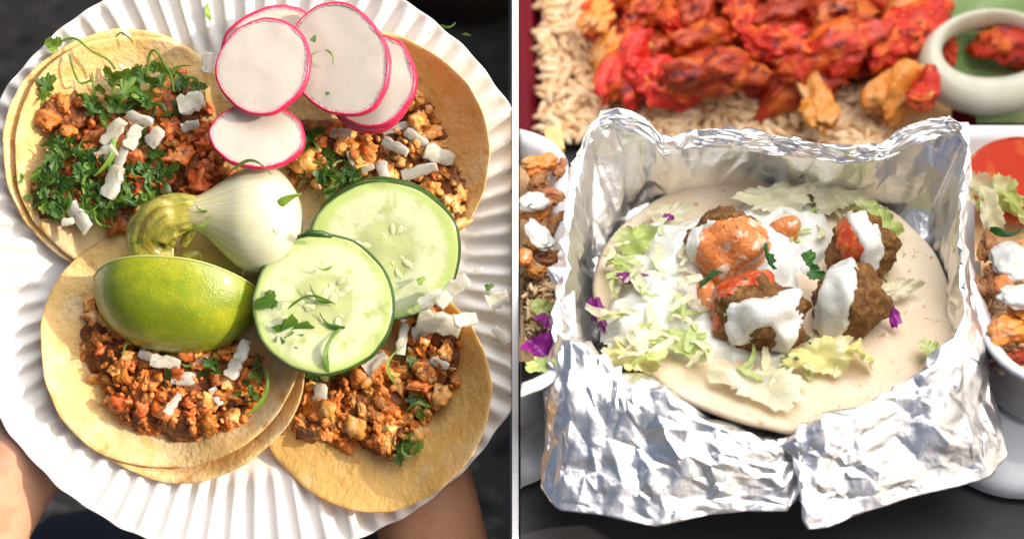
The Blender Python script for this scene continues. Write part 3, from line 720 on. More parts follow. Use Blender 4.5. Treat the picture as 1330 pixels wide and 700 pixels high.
def flat_tube(ctl, n, flat, m, name, nv=24, ridge=.06):
    C_ = spline(ctl, n); V = []
    for i, (x, y, h, r) in enumerate(C_):
        nx = C_[min(i + 1, n - 1)][:2] - C_[max(i - 1, 0)][:2]; nx = nx / (np.linalg.norm(nx) + 1e-9)
        for j in range(nv):
            a = 2 * math.pi * j / nv; rr = r * (1 + ridge * math.sin(8 * a + i * .1) + .22 * float(vn(np.array([[x * .07, y * .07, math.cos(a) * 1.6 + 3 * math.sin(a)]]), 44)[0]))
            V.append(W(x - nx[1] * rr * math.cos(a), y + nx[0] * rr * math.cos(a), h + rr * math.sin(a) * flat))
    o = wmesh(name, V, grid_faces(n, nv, True) + [tuple(range(nv))[::-1], tuple(range((n - 1) * nv, n * nv))], m, sr); fibre(o, n, nv); return o
flat_tube([(262, 277, 70, 20), (238, 277, 72, 25), (214, 284, 70, 30), (198, 300, 64, 32), (192, 316, 56, 27), (204, 328, 50, 18), (226, 329, 46, 12)], 34, .55, LEAFM, 'folded_leaf', 30, .05)
flat_tube([(256, 290, 66, 9), (250, 300, 66, 8), (243, 311, 62, 7), (238, 320, 58, 5)], 26, .7, LEAFM, 'inner_leaf', 14)
flat_tube([(258, 270, 76, 6), (236, 268, 78, 8), (214, 274, 76, 6), (200, 284, 70, 4)], 20, .5, LEAFM, 'torn_strip', 10)
flat_tube([(236, 330, 52, 4), (246, 332, 52, 8), (256, 330, 50, 7), (262, 334, 48, 4)], 12, .8, LEAFM, 'leaf_tip', 10)
for k in range(6):
    a = random.uniform(-.6, .6)
    V, F = tube([W(318 + k * 2, 348, 62), W(317 + k * 2.5 + a * 5, 353, 58 + k % 3), W(314 + k * 3.2 + a * 12, 358 + random.uniform(-2, 3), 52)], [1.3 * U1, 1 * U1, .4 * U1], 6)
    wmesh('root_hair', V, F, M['onion'], sr)
for (x, y, s, rz, h, lt, lab) in [(327, 224, 48, -6, 108, 0, "dark flat herb strip just under the oval radish slice on the onion bulb"), (374, 262, 40, 30, 98, 1, "looped green herb strand at the right side of the onion bulb"),
                          (260, 287, 26, 30, 92, 1, "green herb scrap on the spring onion's neck"), (262, 270, 18, -30, 90, 0, "dark speck of herb above the spring onion's neck"), (358, 299, 10, -40, 112, 0, "tiny herb speck low on the onion bulb"), (184, 314, 14, 20, 74, 0, "herb crumb on the folded olive end of the spring onion")]:
    shred(x, y, s, rz, h, None, bool(lt), (10, 5), 'cilantro_bit', label=lab, cat='herb', group=HG)

# ================================================================== the person holding the plate
pr = root('person', Matrix.Translation(W(320, 760, -160)), "person holding the paper plate from below with both bare forearms, dark trousers", 'person')
def skin_mesh(chains, name, m):
    me = bpy.data.meshes.new(name); V, E, Rr = [], [], []
    idx = {}
    for ch in chains:
        prev = None
        for (x, y, h, r) in ch:
            key = (round(x), round(y), round(h))
            if key not in idx:
                idx[key] = len(V); V.append(W(x, y, h)); Rr.append(r * U1)
            if prev is not None: E.append((prev, idx[key]))
            prev = idx[key]
    c = sum(V, Vector()) / len(V)
    me.from_pydata([v - c for v in V], E, []); me.update()
    o = bpy.data.objects.new(name, me); COL.objects.link(o)
    md = o.modifiers.new("skin", 'SKIN'); md.use_smooth_shade = True
    for i, r in enumerate(Rr): me.skin_vertices[0].data[i].radius = (r, r)
    me.skin_vertices[0].data[0].use_root = True
    sb = o.modifiers.new("sub", 'SUBSURF'); sb.levels = 2; sb.render_levels = 2
    dg = bpy.context.evaluated_depsgraph_get()
    nm = bpy.data.meshes.new_from_object(o.evaluated_get(dg)); bpy.data.objects.remove(o)
    nm.polygons.foreach_set("use_smooth", [True] * len(nm.polygons))
    nm.materials.clear()
    return add(name, nm, m, Matrix.Translation(c), pr)
def arm(elbow, mid, wrist, palm, knuck, tips, thumb, m):
    ch = [[elbow, mid, wrist, palm]]
    for k, t in zip(knuck, tips):
        mdp = tuple((a + b) / 2 for a, b in zip(k[:3], t[:3]))
        ch.append([palm, k, (mdp[0], mdp[1], mdp[2] - 6, (k[3] + t[3]) / 2), t])
    ch.append([palm] + thumb)
    return skin_mesh(ch, 'arm', m)
arm((-130, 860, -90, 88), (-50, 716, -45, 80), (0, 616, -36, 70), (62, 520, -46, 52),
    [(96, 440, -34, 27), (124, 455, -32, 27), (146, 480, -32, 27), (158, 512, -32, 24)], [(150, 330, -26, 20), (200, 350, -26, 20), (225, 395, -26, 20), (220, 450, -26, 18)],
    [(10, 500, -30, 26), (-22, 450, 8, 23), (-30, 405, 30, 19)], M['skin_person'])
arm((600, 930, -100, 92), (574, 760, -60, 82), (552, 640, -46, 74), (514, 540, -48, 54),
    [(500, 455, -34, 27), (470, 465, -32, 27), (446, 482, -32, 27), (432, 515, -32, 24)], [(460, 340, -26, 20), (415, 360, -26, 20), (385, 400, -26, 20), (385, 455, -26, 18)],
    [(572, 520, -36, 26), (604, 465, -22, 22), (606, 415, -8, 18)], M['skin_tan'])
V, F = tube([W(-40, 900, -420), W(110, 770, -400), W(300, 740, -400), W(520, 800, -420)], [120 * U1, 135 * U1, 135 * U1, 120 * U1], 24)
wmesh('trousers', V, F, M['navy'], pr)
# a bare foot in a dark sandal behind the plate's upper right
GZ = -.30
fr = root('person', Matrix.Translation(R(640, -10, GZ)), "person's foot in a dark brown sandal on the ground above the plate's right rim", 'person')
def blobz(pts, m, name, parent, n=16):
    C_ = spline([(*R(a, b, GZ + r), r) for a, b, r in pts], 22); V, F = tube([Vector(c[:3]) for c in C_], [max(c[3], .002) for c in C_], n)
    return wmesh(name, V, F, m, parent)
blobz([(520, -52, .035), (560, -40, .046), (600, -38, .05), (650, -46, .046), (720, -70, .04)], M['leather'], 'sandal_strap', fr)
blobz([(598, 2, .012), (612, 0, .018), (634, -14, .020), (662, -24, .028), (700, -34, .034), (800, -40, .04)], M['skin_tan'], 'foot', fr)
# ================================================================== stall side: table, trays, foil wrap
XW = .0030                                  # the face of the dividing strip on the stall side
WIM = Matrix.Identity(4)
# table top with a thick edge
tv = box_pts(Vector((XW + .0005, -.22, -.04)), XA * 1.0, Vector((0, 1.3, 0)), Vector((0, 0, .04)))
wmesh('table_top', tv, BOXF, M['table'], None, False, kind='structure')

ZP = .050                                   # underside of the flatbread
PCW = R(1005, 392, ZP); PRW = .0775
# ---- rounded-rectangle trays
def rrect(cx, cy, hx, hy, r, n=10):
    out = []
    for (sx, sy, a0) in ((1, 1, 0), (-1, 1, 90), (-1, -1, 180), (1, -1, 270)):
        for k in range(n):
            a = rad(a0 + 90 * k / (n - 1)); out.append((cx + sx * (hx - r) + r * math.cos(a), cy + sy * (hy - r) + r * math.sin(a)))
    return out
def tray(name, x0, x1, y0, y1, zb, zr, label, cat, group=None, m='foam', flare=.006, r=.03, lip=.005):
    cx, cy, hx, hy = (x0 + x1) / 2, (y0 + y1) / 2, (x1 - x0) / 2, (y1 - y0) / 2
    rings = [(-flare - lip - .012, zb + .0035), (-flare - lip - .004, zb + .004), (-flare - lip + .002, zb + .008), (-lip - .003, zr - .003), (-lip, zr), (-.001, zr + .0012), (0, zr - .0005), (-.001, zr - .003), (-lip, zr - .004), (-lip - .003, zr - .007), (-flare - lip + .003, zb + .003), (-flare - lip - .002, zb)]
    V = []
    for o, z in rings: V += [Vector((max(x, XW + .0006), y, z)) for x, y in rrect(cx, cy, hx + o, hy + o, max(r + o, .004))]
    n = 40
    F = grid_faces(len(rings), n, True) + [tuple(range(n))[::-1], tuple(range((len(rings) - 1) * n, len(rings) * n))]
    return wmesh(name, V, [f[::-1] for f in F], M[m], None, True, label=label, cat=cat, group=group)
ZR = .062
xl = R(750, 440, ZR).x; yf = R(690, 512, ZR).y; yb = R(700, 168, ZR).y
GT = 'white foam trays around the foil wrap'
tray('foam_tray', -.06, xl, yf, yb, .030, ZR, "white foam tray with meat, rice and purple cabbage against the dividing strip", 'tray', GT)
xr = R(1238, 330, ZR).x; yfr = R(1325, 508, ZR).y; ybr = R(1290, 164, ZR).y
tray('foam_tray', xr, xr + .088, yfr, ybr, .030, ZR, "white foam tray with rice, chicken, lettuce and tomato at the right of the foil wrap", 'tray', GT)
GB = 'closed foam boxes under the trays'
def lowbox(x0, x1, y0, y1, z1, label):
    V = []
    for o, z in [(-.02, .001), (-.003, .001), (0, .004), (-.002, .012), (-.008, .013), (-.010, .014), (-.012, z1 - .002), (-.016, z1), (-.02, z1)]:
        V += [Vector((max(x, XW + .0006), y, z)) for x, y in rrect((x0 + x1) / 2, (y0 + y1) / 2, (x1 - x0) / 2 + o, (y1 - y0) / 2 + o, .03)]
    n = 40; F = grid_faces(9, n, True) + [tuple(range(n))[::-1], tuple(range(8 * n, 9 * n))]
    return wmesh('foam_box', V, F, M['foam_grey'], None, True, label=label, cat='box', group=GB)
lowbox(-.05, R(740, 600, .01).x, R(690, 628, .008).y, yb, .029, "pale grey foam box lid under the left foam tray")
lowbox(R(1225, 600, .01).x, xr + .088, R(1320, 640, .008).y, ybr, .029, "pale grey foam box lid under the right foam tray")
bx0, bx1 = R(745, 500, .04).x, R(1220, 500, .04).x
# foam box the wrap sits on
V = []
for o, z in [(-.01, .001), (0, .004), (-.004, .04), (-.010, ZP - .004)]:
    V += [Vector((x, y, z)) for x, y in rrect(PCW.x, PCW.y + .004, .068 + o, .066 + o, .03)]
n = 40
wmesh('foam_box', V, grid_faces(4, n, True) + [tuple(range(n))[::-1], tuple(range(3 * n, 4 * n))], M['foam_grey'], None, True, label="foam box hidden under the foil wrap and flatbread", cat='box', group=GB)

# ---- foil sheet: base, wall up to a crest, then a flap falling outside; crumpled facets
TAB = [(-90, (1004, 572, .051), (1044, 622, .040)), (-84, (1030, 560, .055), (1043, 688, .032)), (-77, (1058, 550, .056), (1080, 684, .032)), (-70, (1085, 538, .058), (1130, 663, .033)), (-58, (1140, 512, .060), (1205, 640, .033)),
       (-45, (1192, 478, .064), (1285, 622, .033)), (-34, (1226, 446, .068), (1308, 590, .034)), (-24, (1248, 410, .072), (1296, 520, .040)), (-13, (1247, 360, .078), (1272, 446, .052)), (0, (1243, 312, .083), (1258, 380, .055)),
       (12, (1246, 262, .088), (1252, 310, .07)), (25, (1257, 200, .094), (1252, 240, .08)), (33, (1252, 160, .100), (1250, 190, .09)), (42, (1225, 152, .102), (1226, 176, .094)), (50, (1178, 163, .100), (1185, 190, .09)), (58, (1150, 186, .094), (1152, 210, .086)),
       (70, (1096, 192, .092), (1096, 214, .084)), (80, (1050, 186, .093), (1050, 206, .085)), (90, (1000, 176, .094), (1000, 200, .086)), (103, (940, 168, .096), (940, 192, .088)), (114, (895, 170, .096), (895, 194, .088)), (121, (860, 186, .093), (860, 206, .086)), (128, (838, 152, .101), (842, 176, .094)),
       (138, (788, 145, .102), (792, 166, .095)), (147, (760, 168, .099), (764, 190, .092)), (156, (746, 212, 0.087), (750, 240, .085)), (168, (738, 270, 0.082), (736, 310, .075)), (180, (728, 335, 0.077), (724, 390, .062)), (191, (722, 395, 0.072), (716, 460, .050)),
       (202, (722, 438, 0.067), (706, 560, .040)), (212, (752, 446, .069), (700, 632, .033)), (223, (790, 464, .065), (722, 662, .033)), (233, (830, 490, .062), (780, 668, .033)), (243, (872, 520, .060), (850, 684, .032)), (253, (925, 548, .057), (920, 668, .033)), (261, (962, 566, .053), (975, 664, .033)), (266, (985, 574, .051), (1032, 664, .033)), (270, (1004, 572, .051), (1044, 622, .040))]
ang = np.array([t[0] for t in TAB], float)
CR_ = np.array([list(R(*t[1])) for t in TAB]); EN_ = np.array([list(R(*t[2])) for t in TAB])
def foil_point(th, rho):
    """th degrees (-90..270), rho 0..1 base, 1..2 wall, 2..3 flap"""
    cr = np.array([np.interp(th, ang, CR_[:, k]) for k in range(3)]).T
    en = np.array([np.interp(th, ang, EN_[:, k]) for k in range(3)]).T
    a = np.radians(th); br = PRW * .97
    base = np.c_[PCW.x + br * np.cos(a), PCW.y + br * np.sin(a), np.full(len(a), ZP - .002)]
    cen = np.array([PCW.x, PCW.y, ZP - .002])
    r = rho[:, None]
    p0 = cen + (base - cen) * np.clip(r, 0, 1)
    t = np.clip(r - 1, 0, 1); p1 = base + (cr - base) * t
    p1[:, 2] += (-.35 * (cr[:, 2] - base[:, 2]) * np.sin(math.pi * t[:, 0]) * .5)
    q = np.clip(r - 2, 0, 1); p2 = cr + (en - cr) * q
    p2[:, 2] += .010 * np.sin(math.pi * np.sqrt(q[:, 0])) * np.clip((cr[:, 2] - en[:, 2]) / .05, 0, 1)
    return np.where(r <= 1, p0, np.where(r <= 2, p1, p2))
LR = {0: 0, 1: 1.0, 2: 1.42, 3: 2.25}
def rho2rad(r): return np.interp(r, [0, 1, 2, 3], [0, 1.0, 1.42, 2.25])
def rad2rho(r): return np.interp(r, [0, 1.0, 1.42, 2.25], [0, 1, 2, 3])
def foil():
    r_ = np.random.default_rng(12)
    # coarse folds: random points with random push; fine points ride on the coarse facets with smaller push
    def pts(n, lo, hi):
        rr = np.sqrt(r_.uniform(lo * lo, hi * hi, n)); a = r_.uniform(-89.5, 269.5, n); return a, rr
    seam = 89.5
    bd = []
    for rr in np.linspace(.86, 2.25, 13): bd += [(-seam, rr), (360 - seam - 1, rr)]
    def bnd(n, rr): return [(a, rr) for a in np.linspace(-90, 270, n)]
    def build(n, amp, sd, extra):
        a, rr = pts(n, .82, 2.22)
        P = np.array(list(zip(a, rr)) + extra, float)
        return P
    ex = bnd(150, 2.25) + bnd(130, .82) + [(-90, q) for q in np.linspace(.86, 2.2, 16)] + [(270, q) for q in np.linspace(.86, 2.2, 16)] + [(a, 1.42 + .02 * math.sin(a)) for a in np.linspace(-88, 268, 110)]
    P = np.vstack([build(1500, 1, 1, ex), np.array(list(zip(*pts(900, 1.42, 2.22))))])
    # triangulate in a flat strip: angle scaled by radius
    X = np.c_[np.radians(P[:, 0]) * 1.3, P[:, 1]]
    res = delaunay_2d_cdt([Vector(x) for x in X], [], [], 0, 1e-7)
    X2 = np.array([v[:] for v in res[0]]); F = [tuple(f) for f in res[2]]
    th = np.degrees(X2[:, 0] / 1.3); rr = X2[:, 1]
    base = foil_point(th, rad2rho(rr))
    # normals by differences
    e = 1e-2
    d1 = foil_point(np.clip(th + .6, -90, 270), rad2rho(rr)) - foil_point(np.clip(th - .6, -90, 270), rad2rho(rr))
    d2 = foil_point(th, rad2rho(rr + e)) - foil_point(th, rad2rho(rr - e))
    N_ = np.cross(d1, d2); N_ /= (np.linalg.norm(N_, axis=1)[:, None] + 1e-12)
    # coarse facets: distance fields to random creases give long straight folds
    Q = base / .001
    def worley(sz, seed):
        g = np.random.default_rng(seed); lo = Q.min(0) - sz; hi = Q.max(0) + sz
        k = int(np.prod((hi - lo) / sz) * .8) + 8
        S = g.uniform(lo, hi, (min(k, 2500), 3)); hgt = g.uniform(-1, 1, len(S)); gr = g.normal(0, 1, (len(S), 3))
        out = np.zeros(len(Q))
        for i in range(0, len(Q), 500):
            d = np.linalg.norm(Q[i:i + 500, None] - S[None], axis=2); j = d.argmin(1)
            out[i:i + 500] = hgt[j] * .3 + ((Q[i:i + 500] - S[j]) * gr[j]).sum(1) / sz
        return out
    fold = np.abs(fbm(Q / 26.0, 51, 2)) * 2 - .6
    fold2 = np.abs(vn(Q / 9.0, 52)) * 2 - .6
    w = sstep(.95, 1.12, rr)
    disp = (fold * .0024 + np.clip(worley(24, 5), -1.6, 1.6) * .0015 + fold2 * .0006 + r_.normal(0, 1, len(Q)) * .00042) * (.15 + .85 * w)
    sil = 1 - .55 * sstep(2.1, 2.25, rr)
    Vv = base + N_ * (disp * sil)[:, None]
    # ragged outer edge
    return Vv, F
fv, ff = foil()
fw_root = root('foil_wrap', Matrix.Translation((PCW.x, PCW.y, ZP - .004)), "crumpled silver foil sheet open around the flatbread with its front flap hanging down", 'foil')
fo = wmesh('foil_sheet', fv, ff, M['foil'], fw_root, False)
import bmesh
bm = bmesh.new(); bm.from_mesh(fo.data)
bmesh.ops.subdivide_edges(bm, edges=bm.edges[:], cuts=4, use_grid_fill=True)
co = np.array([v.co[:] for v in bm.verts]); bm.normal_update()
dd = .00022 * fbm(co / .0045, 91, 3) + .00030 * (np.abs(vn(co / .006, 93)) - .3)
for v, d_ in zip(bm.verts, dd): v.co = v.co + v.normal * d_
bm.to_mesh(fo.data); bm.free()
fo.data.polygons.foreach_set("use_smooth", [True] * len(fo.data.polygons))
md = fo.modifiers.new("thickness", 'SOLIDIFY'); md.thickness = .00012; md.offset = -1
# flat base of foil under the bread
V = [PCW + Vector((0, 0, -.0026))] + [Vector((PCW.x + PRW * .86 * math.cos(a), PCW.y + PRW * .86 * math.sin(a), ZP - .0022)) for a in np.linspace(0, 6.2832, 49)[:-1]]
wmesh('foil_floor', V, [(0, 1 + i, 1 + (i + 1) % 48) for i in range(48)], M['foil'], fw_root, False)
# dull flap of foil turned over beside the tear
def patch(name, poly, zf, m, parent, n=14, amp=.0012, seed=0, **k):
    """crinkled piece: poly = four photo corners with heights"""
    A, B, C_, D = [R(*p) for p in poly]; V = []
    for i in range(n):
        for j in range(n):
            u, v = i / (n - 1), j / (n - 1)
            p = (A * (1 - u) + B * u) * (1 - v) + (D * (1 - u) + C_ * u) * v
            V.append(p)
    V = np.array([tuple(p) for p in V]); nrm = (B - A).cross(D - A).normalized()
    d = np.abs(vn(V / .007, 60 + seed)) * amp * 2 + zf
    V = V + np.outer(d, np.array(nrm))
    o = wmesh(name, V, grid_faces(n, n), m, parent, True, **k); o.data.set_sharp_from_angle(angle=rad(14)); return o
patch('turned_flap', [(946, 606, .047), (1000, 586, .050), (1030, 662, .035), (950, 664, .035)], .0035, M['foil_matte'], fw_root)

# ---- flatbread
nr, na = 40, 128; V = []
tt = np.arange(na) * 2 * math.pi / na
out = 1 + .02 * vn(np.c_[np.cos(tt) * 1.6, np.sin(tt) * 1.6, 0 * tt], 61) + .006 * vn(np.c_[np.cos(tt) * 6, np.sin(tt) * 6, 0 * tt], 62)
def bread_z(x, y):
    x = np.asarray(x, float); y = np.asarray(y, float); r = np.hypot(x - PCW.x, y - PCW.y) / PRW; a = np.arctan2(y - PCW.y, x - PCW.x)
    return ZP + .0045 + .003 * sstep(.72, 1.05, r) * (.55 + .45 * np.sin(2 * a + 1.2)) + .006 * sstep(.75, 1.0, r) * (np.sin(a) > 0) * np.sin(a) + .0016 * fbm(np.c_[x * 45, y * 45, 0 * x], 63, 2)
prof = [(max(i / nr, .001), 0) for i in range(nr)] + [(.985, -.0004), (1.0, -.0018), (.99, -.0034), (.9, -.004), (.5, -.004)]
for t, dz in prof:
    x = PCW.x + PRW * t * out * np.cos(tt); y = PCW.y + PRW * t * out * np.sin(tt)
    V += list(np.c_[x, y, bread_z(x, y) + dz])
wmesh('flatbread', V, grid_faces(len(prof), na, True) + [tuple(range((len(prof) - 1) * na, len(prof) * na))], M['pita'], None, True,
      label="round pale flatbread with tiny brown specks lying open in the foil", cat='bread')
def on_bread(px, py, dz=0.0):
    p = R(px, py, ZP + .006)
    for _ in range(3): p = R(px, py, float(bread_z([p.x], [p.y])[0]) + dz)
    return p

# ---- height field lumps (white sauce and the salad under it)
def heap(name, poly, hfun, m, base_fun, label, cat, parent=None, n=70, soft=9.0, amp=1.0, seed=0, group=None):
    """a smooth mound over a photo outline; hfun gives its height in metres"""
    xs = [p[0] for p in poly]; ys = [p[1] for p in poly]
    x0, x1, y0, y1 = min(xs) - 8, max(xs) + 8, min(ys) - 8, max(ys) + 8
    gx, gy = np.meshgrid(np.linspace(x0, x1, n), np.linspace(y0, y1, n), indexing='ij'); gx = gx.ravel(); gy = gy.ravel()
    d = sdpoly(gx + 5 * vn(np.c_[gx * .06, gy * .06, 0 * gx], 70 + seed), gy + 5 * vn(np.c_[gx * .06, gy * .06, 0 * gx + 9], 71 + seed), poly)
    k = np.clip(d / soft, -1, 1); edge = np.where(k > 0, np.sqrt(np.clip(1 - (1 - k) ** 2, 0, 1)), k * .3)
    pts = np.array([list(R(a, b, ZP + .006)) for a, b in zip(gx, gy)])
    z = base_fun(pts[:, 0], pts[:, 1]) - .0016 + edge * hfun(gx, gy)
    pts[:, 2] = z
    keep = d > -6; idx = -np.ones(len(gx), int); idx[keep] = np.arange(keep.sum())
    F = [tuple(idx[i] for i in f)[::-1] for f in grid_faces(n, n) if all(keep[i] for i in f)]
    return wmesh(name, pts[keep], F, M[m] if isinstance(m, str) else m, parent, True, label=label, cat=cat, group=group)
bz = lambda x, y: bread_z(x, y)
def lump(gx, gy, cs, base):
    h = np.full(len(gx), base)
    for (x, y, r, a) in cs: h = h + a * np.exp(-((gx - x) ** 2 + ((gy - y) * 1.25) ** 2) / (r * r))
    return h + .0026 * fbm(np.c_[gx * .035, gy * .045, 0 * gx], 77, 3) + .0016 * np.abs(vn(np.c_[gx * .06, gy * .08, 0 * gx], 78))
heap('white_sauce', [(812, 318), (850, 296), (900, 290), (960, 268), (1010, 240), (1060, 262), (1090, 300), (1070, 340), (1040, 352), (1045, 440), (1020, 476), (985, 470), (940, 462), (900, 470), (860, 462), (800, 452), (778, 428), (800, 385), (818, 350)],
     lambda x, y: lump(x, y, [(846, 392, 32, .012), (884, 338, 36, .011), (905, 424, 34, .006), (815, 428, 22, .006), (850, 316, 22, .007), (1000, 290, 50, .006), (930, 300, 30, .005)], .0036), 'sauce', bz,
     "white yogurt sauce pooled over the shredded salad at the left of the flatbread", 'sauce', seed=1)

# ---- falafel balls, each with its own sauce
def ballmesh(c, r, sq, seed, lump_=.10, n=5):
    v, f = ico(n)
    d = 1 + lump_ * fbm(v * 1.6 + seed * 3.1, seed, 2) + .09 * fbm(v * 6 + seed, seed + 3, 4) - .09 * np.abs(vn(v * 3.3 + seed, seed + 8))
    return np.array(c) + v * d[:, None] * r * np.array(sq), f, v, d
def falafel(px, py, rpx, dz, sq, seed, label, sauces, lump_=.20):
    c = on_bread(px, py, dz); r = rpx * PXU * (c - CAM).dot(FW) / DIST
    rt = root('falafel', Matrix.Translation(c - Vector((0, 0, r * sq[2]))), label, 'falafel', 'falafel balls on the flatbread')
    V, F, v, d = ballmesh(c, r, sq, seed, lump_)
    wmesh('crust', V, F, M['falafel'], rt)
    P = np.array([proj(p) for p in V]); facing = ((V - np.array(c)) @ np.array(CAM - c)) > -.10 * r * DIST
    vv, FF = V, F
    for nm, m, poly, th, soft in sauces:
        wx = P[:, 0] + 2.2 * vn(v * 6, 81 + seed); wy = P[:, 1] + 2.2 * vn(v * 6 + 4, 82 + seed)
        sd_ = sdpoly(wx, wy, poly)
        dirs = (vv - np.array(c)); nrm = dirs / np.linalg.norm(dirs, axis=1)[:, None]
        k = np.clip(sd_ / soft, -1, 1); k = np.where(facing, k, -1); g = np.where(k > 0, np.sqrt(1 - (1 - k) ** 2), k)
        smoothr = 1 + lump_ * fbm(v * 1.6 + seed * 3.1, seed, 2)
        S = np.array(c) + v * smoothr[:, None] * r * np.array(sq) + nrm * (g * th + .0006 * vn(v * 4, 85))[:, None]
        use = np.array([g[list(q)].max() > -.8 for q in F])
        ids = sorted({i for q, u in zip(F, use) if u for i in q}); mp_ = {a: b for b, a in enumerate(ids)}
        wmesh(nm, S[ids], [tuple(mp_[i] for i in q) for q, u in zip(F, use) if u], M[m], rt)
    return rt
falafel(1120, 322, 42, .012, (1, 1, 1.0), 4, "falafel half coated in red and white sauce at the back right of the cluster",
        [('chili_streak', 'chili', [(1092, 284), (1102, 280), (1110, 300), (1126, 322), (1112, 340), (1098, 338), (1088, 312)], .0006, 5),
         ('sauce_drizzle', 'sauce', [(1094, 276), (1122, 278), (1140, 300), (1148, 330), (1134, 352), (1116, 344), (1122, 324), (1108, 300)], .0016, 6)])
falafel(943, 316, 48, .014, (1, .95, 1.0), 3, "falafel capped with mottled orange sauce at the back left of the cluster",
        [('orange_cap', 'orange_sauce', [(902, 312), (914, 298), (938, 288), (968, 284), (990, 296), (996, 320), (984, 350), (960, 362), (930, 366), (908, 352), (898, 328)], .0022, 7),
         ('sauce_drizzle', 'sauce', [(894, 316), (906, 296), (932, 290), (916, 300), (912, 330), (908, 352), (898, 340)], .0026, 5)])
falafel(988, 410, 58, .011, (1.06, .85, .88), 2, "largest falafel at the front left with white sauce dripping over it",
        [('chili_streak', 'chili', [(902, 380), (930, 368), (960, 354), (1000, 350), (1024, 356), (1000, 362), (970, 366), (945, 378), (926, 392), (932, 440), (922, 444), (914, 416)], .0006, 5),
         ('sauce_drizzle', 'sauce', [(950, 398), (1000, 388), (1042, 370), (1046, 378), (1036, 392), (1038, 425), (1028, 452), (1016, 470), (1006, 460), (1012, 440), (1000, 420), (984, 424), (966, 446), (950, 450), (944, 430)], .0018, 7)], .26)
falafel(1102, 390, 48, .012, (1, .92, 1.06), 1, "upright falafel at the front right with one broad band of white sauce",
        [('sauce_drizzle', 'sauce', [(1080, 346), (1106, 340), (1112, 352), (1104, 392), (1100, 424), (1090, 438), (1070, 438), (1060, 420), (1066, 384)], .0018, 6)])

# chili puddle beside the front falafel, orange shreds behind
heap('chili_puddle', [(902, 372), (930, 366), (936, 400), (940, 440), (926, 446), (912, 420)], lambda x, y: np.full(len(x), .0085), 'orange_sauce', bz, "orange red chili sauce smear at the left of the largest falafel", 'sauce', n=30, seed=3)
heap('chili_puddle', [(996, 300), (1030, 292), (1042, 300), (1034, 316), (1004, 312)], lambda x, y: np.full(len(x), .0125), 'orange_sauce', bz, "small orange sauce smear between the two rear falafel balls", 'sauce', n=26, seed=4)

def rpoly0(poly):
    xs = [p[0] for p in poly]; ys = [p[1] for p in poly]
    while True:
        x, y = random.uniform(min(xs), max(xs)), random.uniform(min(ys), max(ys))
        if inpoly([x], [y], poly)[0]: return x, y
# ---- salad leaves
def ruffle(px, py, lx, ly, z, rz, m, seed, tilt=(0, 0), bend=.3, wav=.17, name='lettuce_piece', n=24, parent=None, M0=None, **k):
    """a torn leaf piece lx by ly photo pixels: curled sheet with a ruffled, uneven edge"""
    r = random.Random(seed); V = []
    for i in range(n):
        for j in range(n):
            u, v = 2 * i / (n - 1) - 1, 2 * j / (n - 1) - 1
            a = math.atan2(v, u); sq = max(abs(u), abs(v)); rr = sq * (1 + .16 * math.sin(3 * a + seed) + .09 * math.sin(7 * a + seed * 2) + .05 * math.sin(17 * a + seed) + .05 * math.sin(29 * a))
            x, y = rr * math.cos(a), rr * math.sin(a)
            zz = .10 * math.sin(4.5 * x + 2.5 * y + seed) + .07 * math.sin(7 * y - 3 * x + seed * 2) + bend * (x * x) - bend * .4 * y * y + wav * sq * sq * (math.sin(5 * a + seed) + .6 * math.sin(9 * a + seed * 1.7)) + .05 * math.sin(6 * x + seed)
            V.append(Vector((x * lx * .5 * PXU, y * ly * .5 * PXU, zz * min(lx, ly) * .5 * PXU)))
    me = mk(V, grid_faces(n, n), True, name)
    p = on_bread(px, py, z)
    return add(name, me, M[m], M0 or WMt(p, rz, *tilt), parent, **k)
GL = 'lettuce pieces on the flatbread'
def let(px, py, lx, ly, z, rz, m, seed, tilt, label, **k):
    return ruffle(px, py, lx * .88, ly * .88, z, rz, m, seed, tilt, label=label, cat='lettuce', group=GL, **k)
let(824, 312, 62, 50, .009, 20, 'lettuce', 1, (35, -15), "bright green lettuce piece at the left back edge of the white sauce")
let(806, 346, 44, 40, .007, 60, 'lettuce', 2, (20, 20), "small green lettuce curl beside the purple cabbage at the left")
let(818, 462, 78, 46, .007, -10, 'lettuce_yellow', 3, (25, 5), "yellowish lettuce piece hanging over the front left of the sauce")
let(884, 444, 90, 44, .0085, -12, 'lettuce', 4, (10, 5), "lime green lettuce shred lying on the front of the sauce")
let(1068, 462, 92, 52, .008, 8, 'lettuce_yellow', 5, (28, -8), "pale yellow lettuce heart piece just in front of the falafel")
let(1118, 460, 40, 46, .008, 70, 'lettuce_yellow', 6, (30, 25), "ragged whitish lettuce tip at the front right of the falafel")
let(1150, 300, 40, 66, .010, 10, 'lettuce', 7, (40, 20), "green lettuce behind the rear right falafel")
let(1130, 276, 60, 40, .009, -20, 'lettuce', 8, (35, 0), "light green lettuce strip above the rear right falafel")
let(1168, 376, 66, 30, .006, 22, 'lettuce_pale', 9, (25, -10), "pale lettuce scrap right of the falafel cluster")
let(1204, 452, 36, 26, .006, 50, 'lettuce', 10, (15, 10), "small bright green lettuce scrap near the right edge of the flatbread")
let(990, 500, 126, 62, .004, -18, 'lettuce_pale', 11, (6, 0), "thin translucent lettuce leaf lying flat at the front of the flatbread", bend=.08, wav=.03, n=22)
let(1010, 258, 120, 56, .010, 8, 'lettuce_pale', 12, (25, 0), "large pale lettuce leaf at the back of the flatbread")
let(1080, 250, 90, 60, .006, -14, 'lettuce_pale', 13, (25, 10), "beige lettuce leaf at the back right under the foil")
let(868, 280, 70, 44, .008, 30, 'lettuce_pale', 14, (25, 0), "whitish lettuce piece at the back left of the falafel")
GC = 'purple cabbage scraps on the flatbread'
